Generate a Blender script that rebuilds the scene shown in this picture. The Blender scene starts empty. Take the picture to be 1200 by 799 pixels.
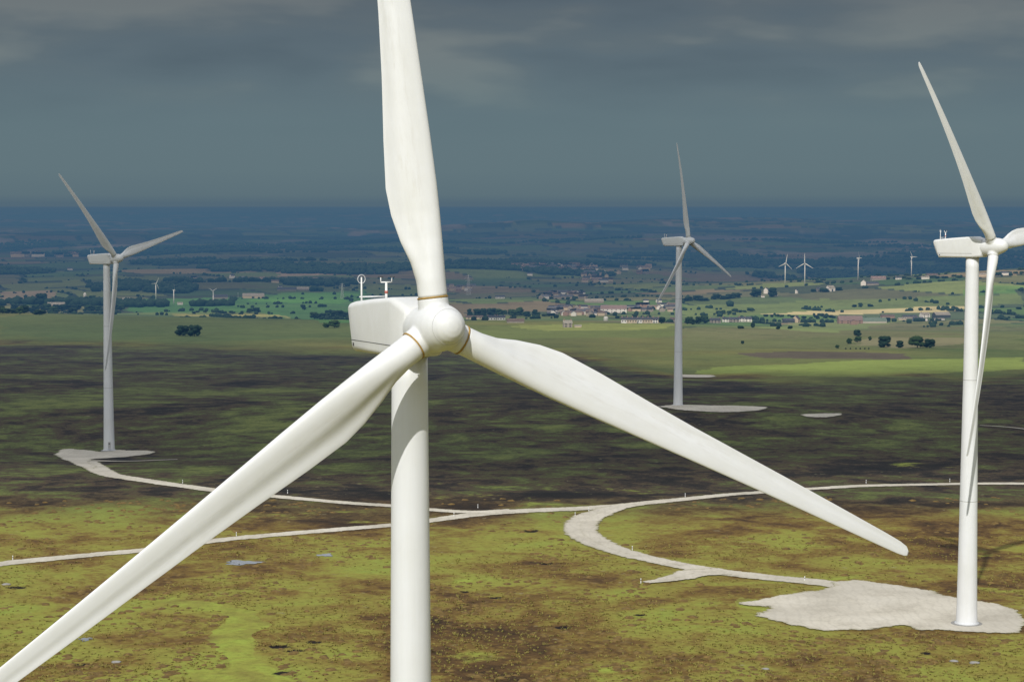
import bpy, bmesh, math, random
import numpy as np
from mathutils import Vector, Matrix
R_ = math.radians
random.seed(7)
S = bpy.context.scene
C = S.collection

# ------------------------------------------------------------------ camera frame
F, CX, CY, YL, HC = 2333.0, 600.0, 399.5, 238.0, 77.3      # focal length in photo pixels, level line, camera height
pitch = math.atan((CY - YL) / F)
cp, sp = math.cos(pitch), math.sin(pitch)
SUN = np.array([-20., -83., 68.]); SUN /= np.linalg.norm(SUN)
cam = bpy.data.cameras.new('camera'); co = bpy.data.objects.new('camera', cam); C.objects.link(co)
cam.sensor_width = 36; cam.lens = F / 1200 * 36; cam.clip_start = 1; cam.clip_end = 200000
co.location = (0, 0, HC); co.rotation_euler = (math.pi / 2 - pitch, 0, 0)
S.camera = co

# ------------------------------------------------------------------ numpy noise
rng = np.random.RandomState(5)
PERM = rng.rand(256, 256)
def vnoise(x, y, seed=0):
    x = np.asarray(x, float) + seed * 17.31; y = np.asarray(y, float) + seed * 41.7
    xi = np.floor(x).astype(int); yi = np.floor(y).astype(int)
    fx = x - xi; fy = y - yi
    fx = fx * fx * (3 - 2 * fx); fy = fy * fy * (3 - 2 * fy)
    g = lambda a, b: PERM[a & 255, b & 255]
    return (g(xi, yi) * (1 - fx) + g(xi + 1, yi) * fx) * (1 - fy) + (g(xi, yi + 1) * (1 - fx) + g(xi + 1, yi + 1) * fx) * fy
def fbm(x, y, o=4, seed=0):
    s = 0; a = 1; t = 0
    for i in range(o):
        s = s + a * vnoise(x * 2 ** i, y * 2 ** i, seed + i); t += a; a *= .5
    return s / t * 2 - 1
def sstep(a, b, x):
    t = np.clip((x - a) / (b - a), 0, 1); return t * t * (3 - 2 * t)

# ------------------------------------------------------------------ terrain height
PY = [0, 380, 560, 700, 820, 1000, 1300, 1700, 2300, 2900, 3300, 3900, 5000, 6500, 8500, 11000, 14000, 18000, 24000, 32000, 46000, 90000]
PZ = [0, 0, -3, -7, -7, -14, -27, -42, -57, -92, -106, -112, -120, -128, -140, -140, -95, -150, -150, -150, -200, -420]
def base_h(X, Y):
    X = np.asarray(X, float); Y = np.asarray(Y, float)
    z = 0
    for d in (-.06, -.03, 0, .03, .06):
        z = z + np.interp(Y * (1 + d), PY, PZ) / 5
    a = X / np.maximum(Y, 100)
    # hill with the farms on the right
    z = z + 66 * np.exp(-((X - 1500) / 900) ** 2 - ((Y - 4100) / 800) ** 2)
    z = z - 38 * np.exp(-((Y - 6300) / 1300) ** 2) * sstep(-500, 1500, X)
    z = z + 14 * np.exp(-((X + 900) / 500) ** 2 - ((Y - 2500) / 500) ** 2)
    z = z - 10 * sstep(0, 500, X) * sstep(1900, 2300, Y) * (1 - sstep(3000, 3800, Y))
    z = z + sstep(900, 2500, Y) * 5 * fbm(X / 420, Y / 420, 3, 3) + sstep(1900, 3200, Y) * 12 * fbm(X / 650, Y / 520, 3, 13)
    z = z + sstep(3600, 6500, Y) * 42 * fbm(X / 1500, Y / 1300, 5, 9)
    z = z + sstep(7000, 13000, Y) * 105 * fbm(X / 4800, Y / 3400, 5, 21)
    r = np.hypot(X, Y)
    z = z + .55 * fbm(X / 55, Y / 55, 3, 31) * sstep(200, 260, r) + .9 * fbm(X / 160, Y / 160, 2, 37)
    return z
# rotor hubs: (px, py, depth, yaw deg, azimuth deg, forward cone deg, base row in the photo or None)
TUR = dict(front=(511, 384, 125.5, 25.3, 115.3, -1.2, None), right=(1165, 289, 362.6, 47, 83.6, 1.6, 731),
           left=(136.5, 303, 696, 62.7, 77.1, .6, 528), mid=(807, 282.5, 811.5, 58.1, 113.4, .3, 475))
def ray(px, py):
    u = (px - CX) / F; v = (CY - py) / F
    return np.array([u, cp + v * sp, -sp + v * cp])
def at(px, py, Y):
    d = ray(px, py); return Vector((d[0] * Y / d[1], Y, HC + d[2] * Y / d[1]))
anch = []
for k, (px, py, D, yw, az, cn, by) in TUR.items():
    hub = at(px, py, D); ax = Vector((math.sin(R_(yw)), -math.cos(R_(yw)), 0))
    tb = hub - 4.4 * ax
    if by: tz = at(600, by, tb.y).z
    else: tz = 0
    anch.append((tb.x, tb.y, tz, k))
ANCH = [(x, y, z - float(base_h(x, y))) for x, y, z, k in anch]
def hgt(X, Y):
    z = base_h(X, Y)
    for x, y, dz in ANCH:
        z = z + dz * np.exp(-((np.asarray(X) - x) ** 2 + (np.asarray(Y) - y) ** 2) / (2 * 60. ** 2))
    return z
YS = np.geomspace(230, 60000, 3500)
def ground(px, py):
    """where the sight line through this photo pixel meets the ground"""
    d = ray(px, py); X = d[0] / d[1] * YS; Z = HC + d[2] / d[1] * YS
    h = hgt(X, YS); m = np.nonzero(Z <= h)[0]
    if len(m) == 0: i = len(YS) - 1
    else: i = m[0]
    if i == 0: return Vector((X[0], YS[0], h[0]))
    a = Z[i - 1] - h[i - 1]; b = h[i] - Z[i]; t = a / (a + b) if a + b > 0 else 0
    Y = YS[i - 1] * (1 - t) + YS[i] * t; x = d[0] / d[1] * Y
    return Vector((x, Y, float(hgt(x, Y))))

# ------------------------------------------------------------------ materials
def nm(name):
    m = bpy.data.materials.new(name); m.use_nodes = True
    nt = m.node_tree; nt.nodes.clear()
    out = nt.nodes.new('ShaderNodeOutputMaterial'); b = nt.nodes.new('ShaderNodeBsdfPrincipled')
    nt.links.new(b.outputs[0], out.inputs[0])
    return m, nt, b, out
def N(nt, t, **kw):
    n = nt.nodes.new(t)
    for k, v in kw.items():
        if k in n.inputs: n.inputs[k].default_value = v
        else: setattr(n, k, v)
    return n
def noise(nt, co_, scale, detail=5, rough=.6, dist=0):
    n = N(nt, 'ShaderNodeTexNoise'); n.inputs['Scale'].default_value = scale; n.inputs['Detail'].default_value = detail
    n.inputs['Roughness'].default_value = rough; n.inputs['Distortion'].default_value = dist
    nt.links.new(co_, n.inputs['Vector']); return n.outputs['Fac']
def ramp(nt, fac, stops, interp='LINEAR'):
    r = N(nt, 'ShaderNodeValToRGB'); r.color_ramp.interpolation = interp
    e = r.color_ramp.elements
    while len(e) < len(stops): e.new(.5)
    for el, (p, c) in zip(e, stops):
        el.position = p; el.color = (c[0], c[1], c[2], 1) if not isinstance(c, float) else (c, c, c, 1)
    nt.links.new(fac, r.inputs[0]); return r.outputs[0]
def mth(nt, op, a, b=None, clamp=False):
    n = N(nt, 'ShaderNodeMath'); n.operation = op; n.use_clamp = clamp
    for i, v in enumerate((a, b)):
        if v is None: continue
        if isinstance(v, (int, float)): n.inputs[i].default_value = v
        else: nt.links.new(v, n.inputs[i])
    return n.outputs[0]
def mixc(nt, f, a, b, blend='MIX'):
    n = N(nt, 'ShaderNodeMix'); n.data_type = 'RGBA'; n.blend_type = blend
    for s, v in ((n.inputs[0], f), (n.inputs[6], a), (n.inputs[7], b)):
        if isinstance(v, (int, float)): s.default_value = v
        elif isinstance(v, tuple): s.default_value = (v[0], v[1], v[2], 1)
        else: nt.links.new(v, s)
    return n.outputs[2]
def attr(nt, name, fac=True):
    a = N(nt, 'ShaderNodeAttribute'); a.attribute_name = name
    return a.outputs['Fac' if fac else 'Color']
def coords(nt, kind='Object'):
    return N(nt, 'ShaderNodeTexCoord').outputs[kind]
def bump(nt, b, h, strength, dist):
    n = N(nt, 'ShaderNodeBump'); n.inputs['Strength'].default_value = strength; n.inputs['Distance'].default_value = dist
    nt.links.new(h, n.inputs['Height']); nt.links.new(n.outputs[0], b.inputs['Normal'])
def simple(name, col, rough=.8, var=.15, scale=1., metallic=0):
    m, nt, b, o = nm(name); c = coords(nt)
    f = noise(nt, c, scale, 5, .65)
    r = ramp(nt, f, [(.25, tuple(x * (1 - var) for x in col)), (.75, tuple(min(1, x * (1 + var)) for x in col))])
    nt.links.new(r, b.inputs['Base Color']); b.inputs['Roughness'].default_value = rough; b.inputs['Metallic'].default_value = metallic
    return m
def paint_mat(name, col, scale, streak):
    """weathered turbine gel-coat: faint mottling and dirt streaks along the object's z"""
    m, nt, b, o = nm(name); c = coords(nt)
    mp = N(nt, 'ShaderNodeMapping'); mp.inputs['Scale'].default_value = (1, 1, streak); nt.links.new(c, mp.inputs[0])
    f1 = noise(nt, c, scale * .35, 6, .6); f2 = noise(nt, mp.outputs[0], scale * 2.2, 6, .7)
    f = mth(nt, 'ADD', mth(nt, 'MULTIPLY', f1, .55), mth(nt, 'MULTIPLY', f2, .45))
    dk = (col[0] * .93, col[1] * .925, col[2] * .90)
    r = ramp(nt, f, [(.38, dk), (.56, col), (.75, tuple(min(1, v * 1.03) for v in col))])
    nt.links.new(r, b.inputs['Base Color'])
    rr = ramp(nt, f2, [(.3, .5), (.7, .36)]); nt.links.new(rr, b.inputs['Roughness'])
    b.inputs['Specular IOR Level'].default_value = .35
    return m
M = {}
M['blade'] = paint_mat('blade_paint', (.73, .735, .725), .5, .10)
def grime(m):
    nt = m.node_tree; b = [n for n in nt.nodes if n.type == 'BSDF_PRINCIPLED'][0]; c = coords(nt)
    src = b.inputs['Base Color'].links[0].from_socket; sx_ = N(nt, 'ShaderNodeSeparateXYZ'); nt.links.new(c, sx_.inputs[0])
    bx_ = ramp(nt, mth(nt, 'ADD', mth(nt, 'MULTIPLY', sx_.outputs[0], .25), .6), [(.18, 0.), (.34, 1.), (.50, 1.), (.62, 0.)])
    bz_ = ramp(nt, mth(nt, 'MULTIPLY', sx_.outputs[2], .025), [(.08, 0.), (.22, 1.), (.5, .8), (.8, 0.)])
    mp_ = N(nt, 'ShaderNodeMapping'); mp_.inputs['Scale'].default_value = (2.2, 2.2, .35); nt.links.new(c, mp_.inputs[0])
    nz_ = ramp(nt, noise(nt, mp_.outputs[0], 1.0, 7, .7), [(.48, 0.), (.72, 1.)])
    f_ = mth(nt, 'MULTIPLY', mth(nt, 'MULTIPLY', bx_, bz_), mth(nt, 'MULTIPLY', nz_, .55))
    nt.links.new(mixc(nt, f_, src, (.50, .475, .41)), b.inputs['Base Color'])
grime(M['blade'])
M['tower'] = paint_mat('tower_paint', (.735, .745, .75), .4, .05)
M['nacelle'] = paint_mat('nacelle_paint', (.71, .715, .705), .5, .5)
M['ring'] = simple('root_ring_ochre', (.36, .22, .05), .6, .3, 4)
M['dark'] = simple('dark_seam', (.05, .05, .05), .7, .2, 3)
M['seam'] = simple('grey_joint', (.42, .42, .40), .6, .1, 3)
M['steel'] = simple('galvanised_steel', (.55, .56, .56), .5, .15, 5)
M['red'] = simple('red_band', (.42, .13, .10), .5, .1, 5)
M['white'] = simple('white_plastic', (.75, .75, .73), .5, .05, 5)
M['concrete'] = simple('concrete', (.27, .26, .24), .9, .2, 2)
M['black'] = simple('black_sleeve', (.02, .02, .02), .6, .1, 5)
M['stone'] = simple('gritstone_wall', (.30, .27, .23), .9, .3, .6)
M['render_white'] = simple('white_render', (.72, .71, .67), .8, .08, .5)
M['render_cream'] = simple('cream_render', (.55, .46, .33), .8, .1, .5)
M['brick'] = simple('red_brick', (.30, .20, .155), .9, .2, .6)
M['slate'] = simple('slate_roof', (.115, .125, .15), .7, .2, .7)
M['tile'] = simple('brown_tile_roof', (.24, .185, .155), .8, .2, .7)
M['pale_sheet'] = simple('pale_sheet_roof', (.50, .47, .40), .6, .12, .4)
M['pink_sheet'] = simple('pinkish_sheet_roof', (.42, .31, .28), .7, .12, .4)
M['green_sheet'] = simple('green_sheet_roof', (.28, .38, .29), .6, .12, .4)
M['blue_sheet'] = simple('blue_sheet', (.13, .15, .34), .6, .12, .4)
M['dark_shed'] = simple('dark_shed_boards', (.05, .06, .06), .8, .2, .5)
M['glass'] = simple('window_glass', (.03, .035, .04), .15, .1, 1)
M['bark'] = simple('bark', (.07, .055, .04), .95, .3, 2)

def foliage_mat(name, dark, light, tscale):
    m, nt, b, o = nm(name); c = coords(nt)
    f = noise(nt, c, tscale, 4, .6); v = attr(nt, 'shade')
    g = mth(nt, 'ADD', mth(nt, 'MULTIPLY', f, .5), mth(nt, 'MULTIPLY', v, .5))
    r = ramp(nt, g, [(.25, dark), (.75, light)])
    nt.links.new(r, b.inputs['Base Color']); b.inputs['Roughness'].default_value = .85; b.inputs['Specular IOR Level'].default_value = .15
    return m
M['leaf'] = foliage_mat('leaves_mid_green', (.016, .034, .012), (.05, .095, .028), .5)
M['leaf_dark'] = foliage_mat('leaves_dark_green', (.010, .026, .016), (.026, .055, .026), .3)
M['tuft'] = foliage_mat('tussock_grass', (.19, .155, .042), (.29, .255, .062), .2)
M['heath'] = foliage_mat('heather_clump', (.10, .065, .022), (.22, .145, .045), .2)

# moor, fields and far country: one material driven by world-space noise and painted land-use attributes
def ground_mat():
    m, nt, b, o = nm('moorland_ground'); c = coords(nt)
    n1 = noise(nt, c, .016, 8, .62, .6)
    n2 = noise(nt, c, .085, 9, .66, .4)
    n3 = noise(nt, c, .75, 6, .7)
    nx = noise(nt, c, .006, 4, .5)
    t = mth(nt, 'ADD', mth(nt, 'MULTIPLY', n1, .50), mth(nt, 'MULTIPLY', n2, .38))
    t = mth(nt, 'ADD', t, mth(nt, 'MULTIPLY', n3, .12))
    t = mth(nt, 'ADD', t, attr(nt, 'grass'))
    moor = ramp(nt, t, [(.37, (.040, .025, .012)), (.43, (.105, .060, .021)), (.47, (.175, .112, .028)), (.497, (.212, .165, .037)),
                        (.53, (.245, .225, .044)), (.575, (.255, .262, .048)), (.68, (.24, .30, .053))])
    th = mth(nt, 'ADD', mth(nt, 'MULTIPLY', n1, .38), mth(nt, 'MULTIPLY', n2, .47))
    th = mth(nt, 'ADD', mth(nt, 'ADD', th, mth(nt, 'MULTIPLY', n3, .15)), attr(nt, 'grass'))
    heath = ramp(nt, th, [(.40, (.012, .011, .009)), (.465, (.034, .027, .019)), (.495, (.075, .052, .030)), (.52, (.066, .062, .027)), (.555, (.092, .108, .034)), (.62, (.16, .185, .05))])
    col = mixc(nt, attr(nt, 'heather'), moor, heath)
    fld = attr(nt, 'fieldcol', False)
    fv = mth(nt, 'ADD', mth(nt, 'MULTIPLY', n2, .9), mth(nt, 'MULTIPLY', noise(nt, c, .012, 6, .6), .9))
    fv = ramp(nt, fv, [(.6, .9), (1.0, 1.5)])
    fld = mixc(nt, 1.0, fld, fv, 'MULTIPLY')
    col = mixc(nt, attr(nt, 'field'), col, fld)
    lime = ramp(nt, n2, [(.38, (.21, .19, .042)), (.5, (.265, .275, .05)), (.6, (.29, .345, .055))])
    lm = mth(nt, 'ADD', attr(nt, 'lime'), mth(nt, 'MULTIPLY', mth(nt, 'SUBTRACT', n2, .5), 1.5))
    lm = ramp(nt, lm, [(.38, 0.), (.62, 1.)])
    col = mixc(nt, lm, col, lime)
    pt = mth(nt, 'ADD', attr(nt, 'peat'), mth(nt, 'MULTIPLY', mth(nt, 'SUBTRACT', n3, .5), 1.5))
    pt = ramp(nt, pt, [(.45, 0.), (.6, 1.)])
    col = mixc(nt, pt, col, (.016, .011, .009))
    # scattered bare grit and pale dead grass
    g = noise(nt, c, .33, 3, .5)
    pl = ramp(nt, g, [(.70, 0.), (.745, .55)])
    pl2 = mth(nt, 'MULTIPLY', pl, mth(nt, 'SUBTRACT', 1.0, attr(nt, 'field')))
    col = mixc(nt, pl2, col, (.30, .27, .15))
    fine = ramp(nt, n3, [(.30, .7), (.52, 1.0)])
    ff = mixc(nt, 1.0, col, fine, 'MULTIPLY')
    nt.links.new(ff, b.inputs['Base Color']); b.inputs['Roughness'].default_value = .95; b.inputs['Specular IOR Level'].default_value = .1
    hh = mth(nt, 'ADD', mth(nt, 'MULTIPLY', n3, .7), mth(nt, 'MULTIPLY', n2, 1.6))
    bump(nt, b, hh, .42, .8)
    return m
M['ground'] = ground_mat()
def gravel_mat():
    m, nt, b, o = nm('limestone_gravel'); c = coords(nt)
    n1 = noise(nt, c, .12, 6, .65); n2 = noise(nt, c, 1.6, 6, .7)
    f = mth(nt, 'ADD', mth(nt, 'MULTIPLY', n1, .6), mth(nt, 'MULTIPLY', n2, .4))
    e = attr(nt, 'edge')
    r = ramp(nt, f, [(.34, (.39, .35, .275)), (.5, (.56, .515, .42)), (.66, (.66, .615, .52))])
    nb = noise(nt, c, .035, 4, .6)
    r = mixc(nt, ramp(nt, nb, [(.42, 0.), (.6, .35)]), r, (.36, .33, .27))
    wv = N(nt, 'ShaderNodeTexWave'); wv.inputs['Scale'].default_value = .16; wv.inputs['Distortion'].default_value = 9; wv.inputs['Detail'].default_value = 3; wv.inputs['Detail Scale'].default_value = .6; nt.links.new(c, wv.inputs['Vector'])
    r = mixc(nt, ramp(nt, wv.outputs['Fac'], [(.70, 0.), (1.0, .13)]), r, (.27, .245, .195))
    w_ = mth(nt, 'ADD', mth(nt, 'MULTIPLY', mth(nt, 'SUBTRACT', noise(nt, c, .45, 5, .7), .5), 1.5), mth(nt, 'MULTIPLY', mth(nt, 'SUBTRACT', n2, .5), .6))
    mid = ramp(nt, mth(nt, 'ADD', attr(nt, 'mid'), w_), [(.30, 0.), (.8, .6)])
    col = mixc(nt, mid, r, (.24, .215, .09))
    k = mth(nt, 'ADD', e, w_)
    col = mixc(nt, ramp(nt, k, [(.25, 0.), (.6, .8)]), col, (.27, .25, .12))
    nt.links.new(col, b.inputs['Base Color']); b.inputs['Roughness'].default_value = .95
    bump(nt, b, n2, .4, .15)
    al = ramp(nt, k, [(.52, 1.), (.60, 0.)]); nt.links.new(al, b.inputs['Alpha'])
    return m
M['gravel'] = gravel_mat()
m, nt, b, o = nm('pool_water'); b.inputs['Base Color'].default_value = (.03, .045, .06, 1); b.inputs['Roughness'].default_value = .08
bump(nt, b, noise(nt, coords(nt), .8, 3), .1, .1); M['water'] = m

# ------------------------------------------------------------------ object helpers
def tag(o, label=None, cat=None, group=None, kind=None):
    if label: o['label'] = label
    if cat: o['category'] = cat
    if group: o['group'] = group
    if kind: o['kind'] = kind
    return o
def empty(name, loc=(0, 0, 0), rz=0):
    o = bpy.data.objects.new(name, None); C.objects.link(o); o.location = loc; o.rotation_euler = (0, 0, rz); o.empty_display_size = 1
    return o
def obj(name, me, mat, parent=None, smooth=False):
    if isinstance(me, bmesh.types.BMesh):
        bm = me; me = bpy.data.meshes.new(name); bm.to_mesh(me); bm.free()
    me.materials.clear(); me.materials.append(mat)
    if smooth: me.polygons.foreach_set('use_smooth', [True] * len(me.polygons))
    o = bpy.data.objects.new(name, me); C.objects.link(o)
    if parent: o.parent = parent
    return o
def copy_tree(o, parent=None):
    c = o.copy(); C.objects.link(c); c.parent = parent
    for ch in list(o.children): copy_tree(ch, c)
    return c
def npmesh(name, V, Fc):
    me = bpy.data.meshes.new(name); V = np.ascontiguousarray(V, dtype=np.float32); Fc = np.ascontiguousarray(Fc, dtype=np.int32)
    k = Fc.shape[1]
    me.vertices.add(len(V)); me.vertices.foreach_set('co', V.ravel())
    me.loops.add(Fc.size); me.loops.foreach_set('vertex_index', Fc.ravel())
    me.polygons.add(len(Fc)); me.polygons.foreach_set('loop_start', np.arange(0, Fc.size, k, dtype=np.int32))
    me.update(calc_edges=True); return me
def fattr(me, name, v):
    a = me.attributes.new(name, 'FLOAT', 'POINT'); a.data.foreach_set('value', np.ascontiguousarray(v, dtype=np.float32))
def box(bm, x0, x1, y0, y1, z0, z1, mat4=None):
    vs = [bm.verts.new((x, y, z)) for z in (z0, z1) for y in (y0, y1) for x in (x0, x1)]
    for f in ((0, 2, 3, 1), (4, 5, 7, 6), (0, 1, 5, 4), (2, 6, 7, 3), (0, 4, 6, 2), (1, 3, 7, 5)): bm.faces.new([vs[i] for i in f])
    if mat4 is not None:
        for v in vs: v.co = mat4 @ v.co
    return vs
def tube(bm, p, q, r0, r1=None, n=12, cap=True):
    p = Vector(p); q = Vector(q); r1 = r0 if r1 is None else r1
    d = (q - p).normalized(); a = d.orthogonal().normalized(); b_ = d.cross(a)
    A = []; B = []
    for i in range(n):
        t = 2 * math.pi * i / n; o_ = a * math.cos(t) + b_ * math.sin(t)
        A.append(bm.verts.new(p + o_ * r0)); B.append(bm.verts.new(q + o_ * r1))
    for i in range(n): bm.faces.new([A[i], A[(i + 1) % n], B[(i + 1) % n], B[i]])
    if cap: bm.faces.new(A[::-1]); bm.faces.new(B)
def lathe(bm, prof, n=48, cap=True, T=None):
    """prof: list of (r, z), revolved about z"""
    T = T or Matrix.Identity(4); rings = []
    for r, z in prof:
        rings.append([bm.verts.new(T @ Vector((r * math.cos(2 * math.pi * i / n), r * math.sin(2 * math.pi * i / n), z))) for i in range(n)])
    for a, b_ in zip(rings, rings[1:]):
        for i in range(n): bm.faces.new([a[i], a[(i + 1) % n], b_[(i + 1) % n], b_[i]])
    if cap: bm.faces.new(rings[0][::-1]); bm.faces.new(rings[-1])
def torus(bm, c, ax, R, r, n=28, k=8):
    c = Vector(c); ax = Vector(ax).normalized(); a = ax.orthogonal().normalized(); b_ = ax.cross(a); rg = []
    for i in range(n):
        t = 2 * math.pi * i / n; d = a * math.cos(t) + b_ * math.sin(t)
        rg.append([bm.verts.new(c + d * (R + r * math.cos(2 * math.pi * j / k)) + ax * r * math.sin(2 * math.pi * j / k)) for j in range(k)])
    for i in range(n):
        for j in range(k): bm.faces.new([rg[i][j], rg[(i + 1) % n][j], rg[(i + 1) % n][(j + 1) % k], rg[i][(j + 1) % k]])

# ------------------------------------------------------------------ wind turbine
BR = [1.95, 3, 4.2, 5.6, 7.3, 9, 12, 16, 20, 25, 30, 35, 37.5, 39, 39.7, 40.0]
BC = [1.84, 1.86, 2.12, 2.66, 3.10, 3.28, 3.04, 2.58, 2.2, 1.84, 1.52, 1.2, 1.04, .90, .70, .30]
BT = [1.0, .98, .80, .56, .40, .32, .27, .235, .21, .19, .175, .165, .16, .15, .14, .14]
BW = [14, 14, 14, 13.5, 12.5, 11, 8.5, 6.3, 4.8, 3.2, 2, 1, .6, .3, .2, .1]
BB = [0, 0, .3, .7, .95, 1, 1, 1, 1, 1, 1, 1, 1, 1, 1, 1]
BL = [.92, .93, .96, 1.0, 1.03, 1.04, .98, .86, .74, .60, .48, .37, .31, .26, .19, .07]
def blade_mesh(cone, nr=90, na=48, pitch_deg=1.5):
    rs = np.concatenate([np.linspace(1.95, 12, int(nr * .42)), np.linspace(12, 39, int(nr * .46))[1:], np.linspace(39, 40, 10)[1:]])
    V = []
    n2 = na // 2
    s = (1 - np.cos(np.linspace(0, math.pi, n2 + 1))) / 2
    up = np.stack([s, np.ones_like(s)], 1); lo = np.stack([s[::-1][1:-1], -np.ones(n2 - 1)], 1)
    prm = np.concatenate([up, lo])                          # s along chord, side
    for r in rs:
        c = np.interp(r, BR, BC); t = np.interp(r, BR, BT); w = R_(np.interp(r, BR, BW) + pitch_deg); bl = np.interp(r, BR, BB); le = np.interp(r, BR, BL)
        ss = prm[:, 0]; sd = prm[:, 1]
        yt = 5 * t * (.2969 * np.sqrt(ss) - .126 * ss - .3516 * ss ** 2 + .2843 * ss ** 3 - .1036 * ss ** 4)
        cusp = .16 * t * np.sin(math.pi * np.clip((ss - .45) / .55, 0, 1)) ** 2 + .028 * np.sin(math.pi * ss)
        ya = np.where(sd > 0, yt * 1.12, -yt * .88 + cusp * (1 - .2)) + np.where(sd > 0, .012 * np.sin(math.pi * ss), 0)
        yc = sd * t * np.sqrt(np.maximum(0, .25 - (ss - .5) ** 2))
        y = (ya * bl + yc * (1 - bl)) * c
        x = le - ss * c
        off = math.tan(R_(cone)) * r + .035 * r - 1.4 * (r / 40) ** 2.6     # coned upwind, bending back under load
        # local: X toward leading edge, Y upwind, Z along span ; suction side faces downwind
        X = x * math.cos(w) - y * -math.sin(w); Yy = x * math.sin(w) - y * math.cos(w) + off
        V.append(np.stack([X, Yy, np.full_like(X, r)], 1))
    k = len(prm); V = np.concatenate(V); L = len(rs)
    i = np.arange(L - 1)[:, None] * k; j = np.arange(k)[None]
    Fq = np.stack([i + j, i + (j + 1) % k, i + k + (j + 1) % k, i + k + j], -1).reshape(-1, 4)
    me = npmesh('blade', V, Fq)
    bm = bmesh.new(); bm.from_mesh(me); bm.verts.ensure_lookup_table()
    bm.faces.new([bm.verts[q] for q in range(k)]); bm.faces.new([bm.verts[(L - 1) * k + q] for q in range(k)])
    bmesh.ops.recalc_face_normals(bm, faces=bm.faces); bm.to_mesh(me); bm.free()
    return me
def nacelle_mesh():
    # sections along x (x = distance in front of the rotor centre), rounded rectangle: half width, bottom, top, corner radius, rear shear
    SX = [(-11.75, 1.20, -1.60, .70, .45), (-11.60, 1.46, -1.94, .96, .50), (-11.3, 1.6, -2.14, 1.10, .48), (-10.6, 1.66, -2.16, 1.24, .46), (-7.5, 1.67, -2.10, 1.52, .38),
          (-4.0, 1.66, -2.06, 1.78, .36), (-3.6, 1.64, -2.05, 1.76, .40), (-2.6, 1.50, -2.0, 1.45, .45), (-2.05, 1.36, -1.96, 1.24, .48), (-1.9, 1.15, -1.60, 1.0, .4)]
    bm = bmesh.new(); rings = []
    for i_, (x, hw, zb, zt, cr) in enumerate(SX):
        ring = []
        for (cy, cz, a0) in ((hw - cr, zt - cr, 0), (-hw + cr, zt - cr, 90), (-hw + cr, zb + cr, 180), (hw - cr, zb + cr, 270)):
            for k in range(6):
                a = R_(a0 + k * 18); y = cy + cr * math.cos(a); z = cz + cr * math.sin(a)
                sh = -.28 * (z) if x < -11 else 0                   # the rear wall overhangs at the top
                if x < -11 and z < 0: sh = -.42 * z
                ring.append(bm.verts.new((x + sh + (.35 if x < -11 and z < 0 else 0) * 0, y, z)))
        rings.append(ring)
    n = len(rings[0])
    for a, b_ in zip(rings, rings[1:]):
        for i in range(n): bm.faces.new([a[i], a[(i + 1) % n], b_[(i + 1) % n], b_[i]])
    bm.faces.new(rings[0][::-1]); bm.faces.new(rings[-1])
    bmesh.ops.recalc_face_normals(bm, faces=bm.faces)
    return bm
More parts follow.
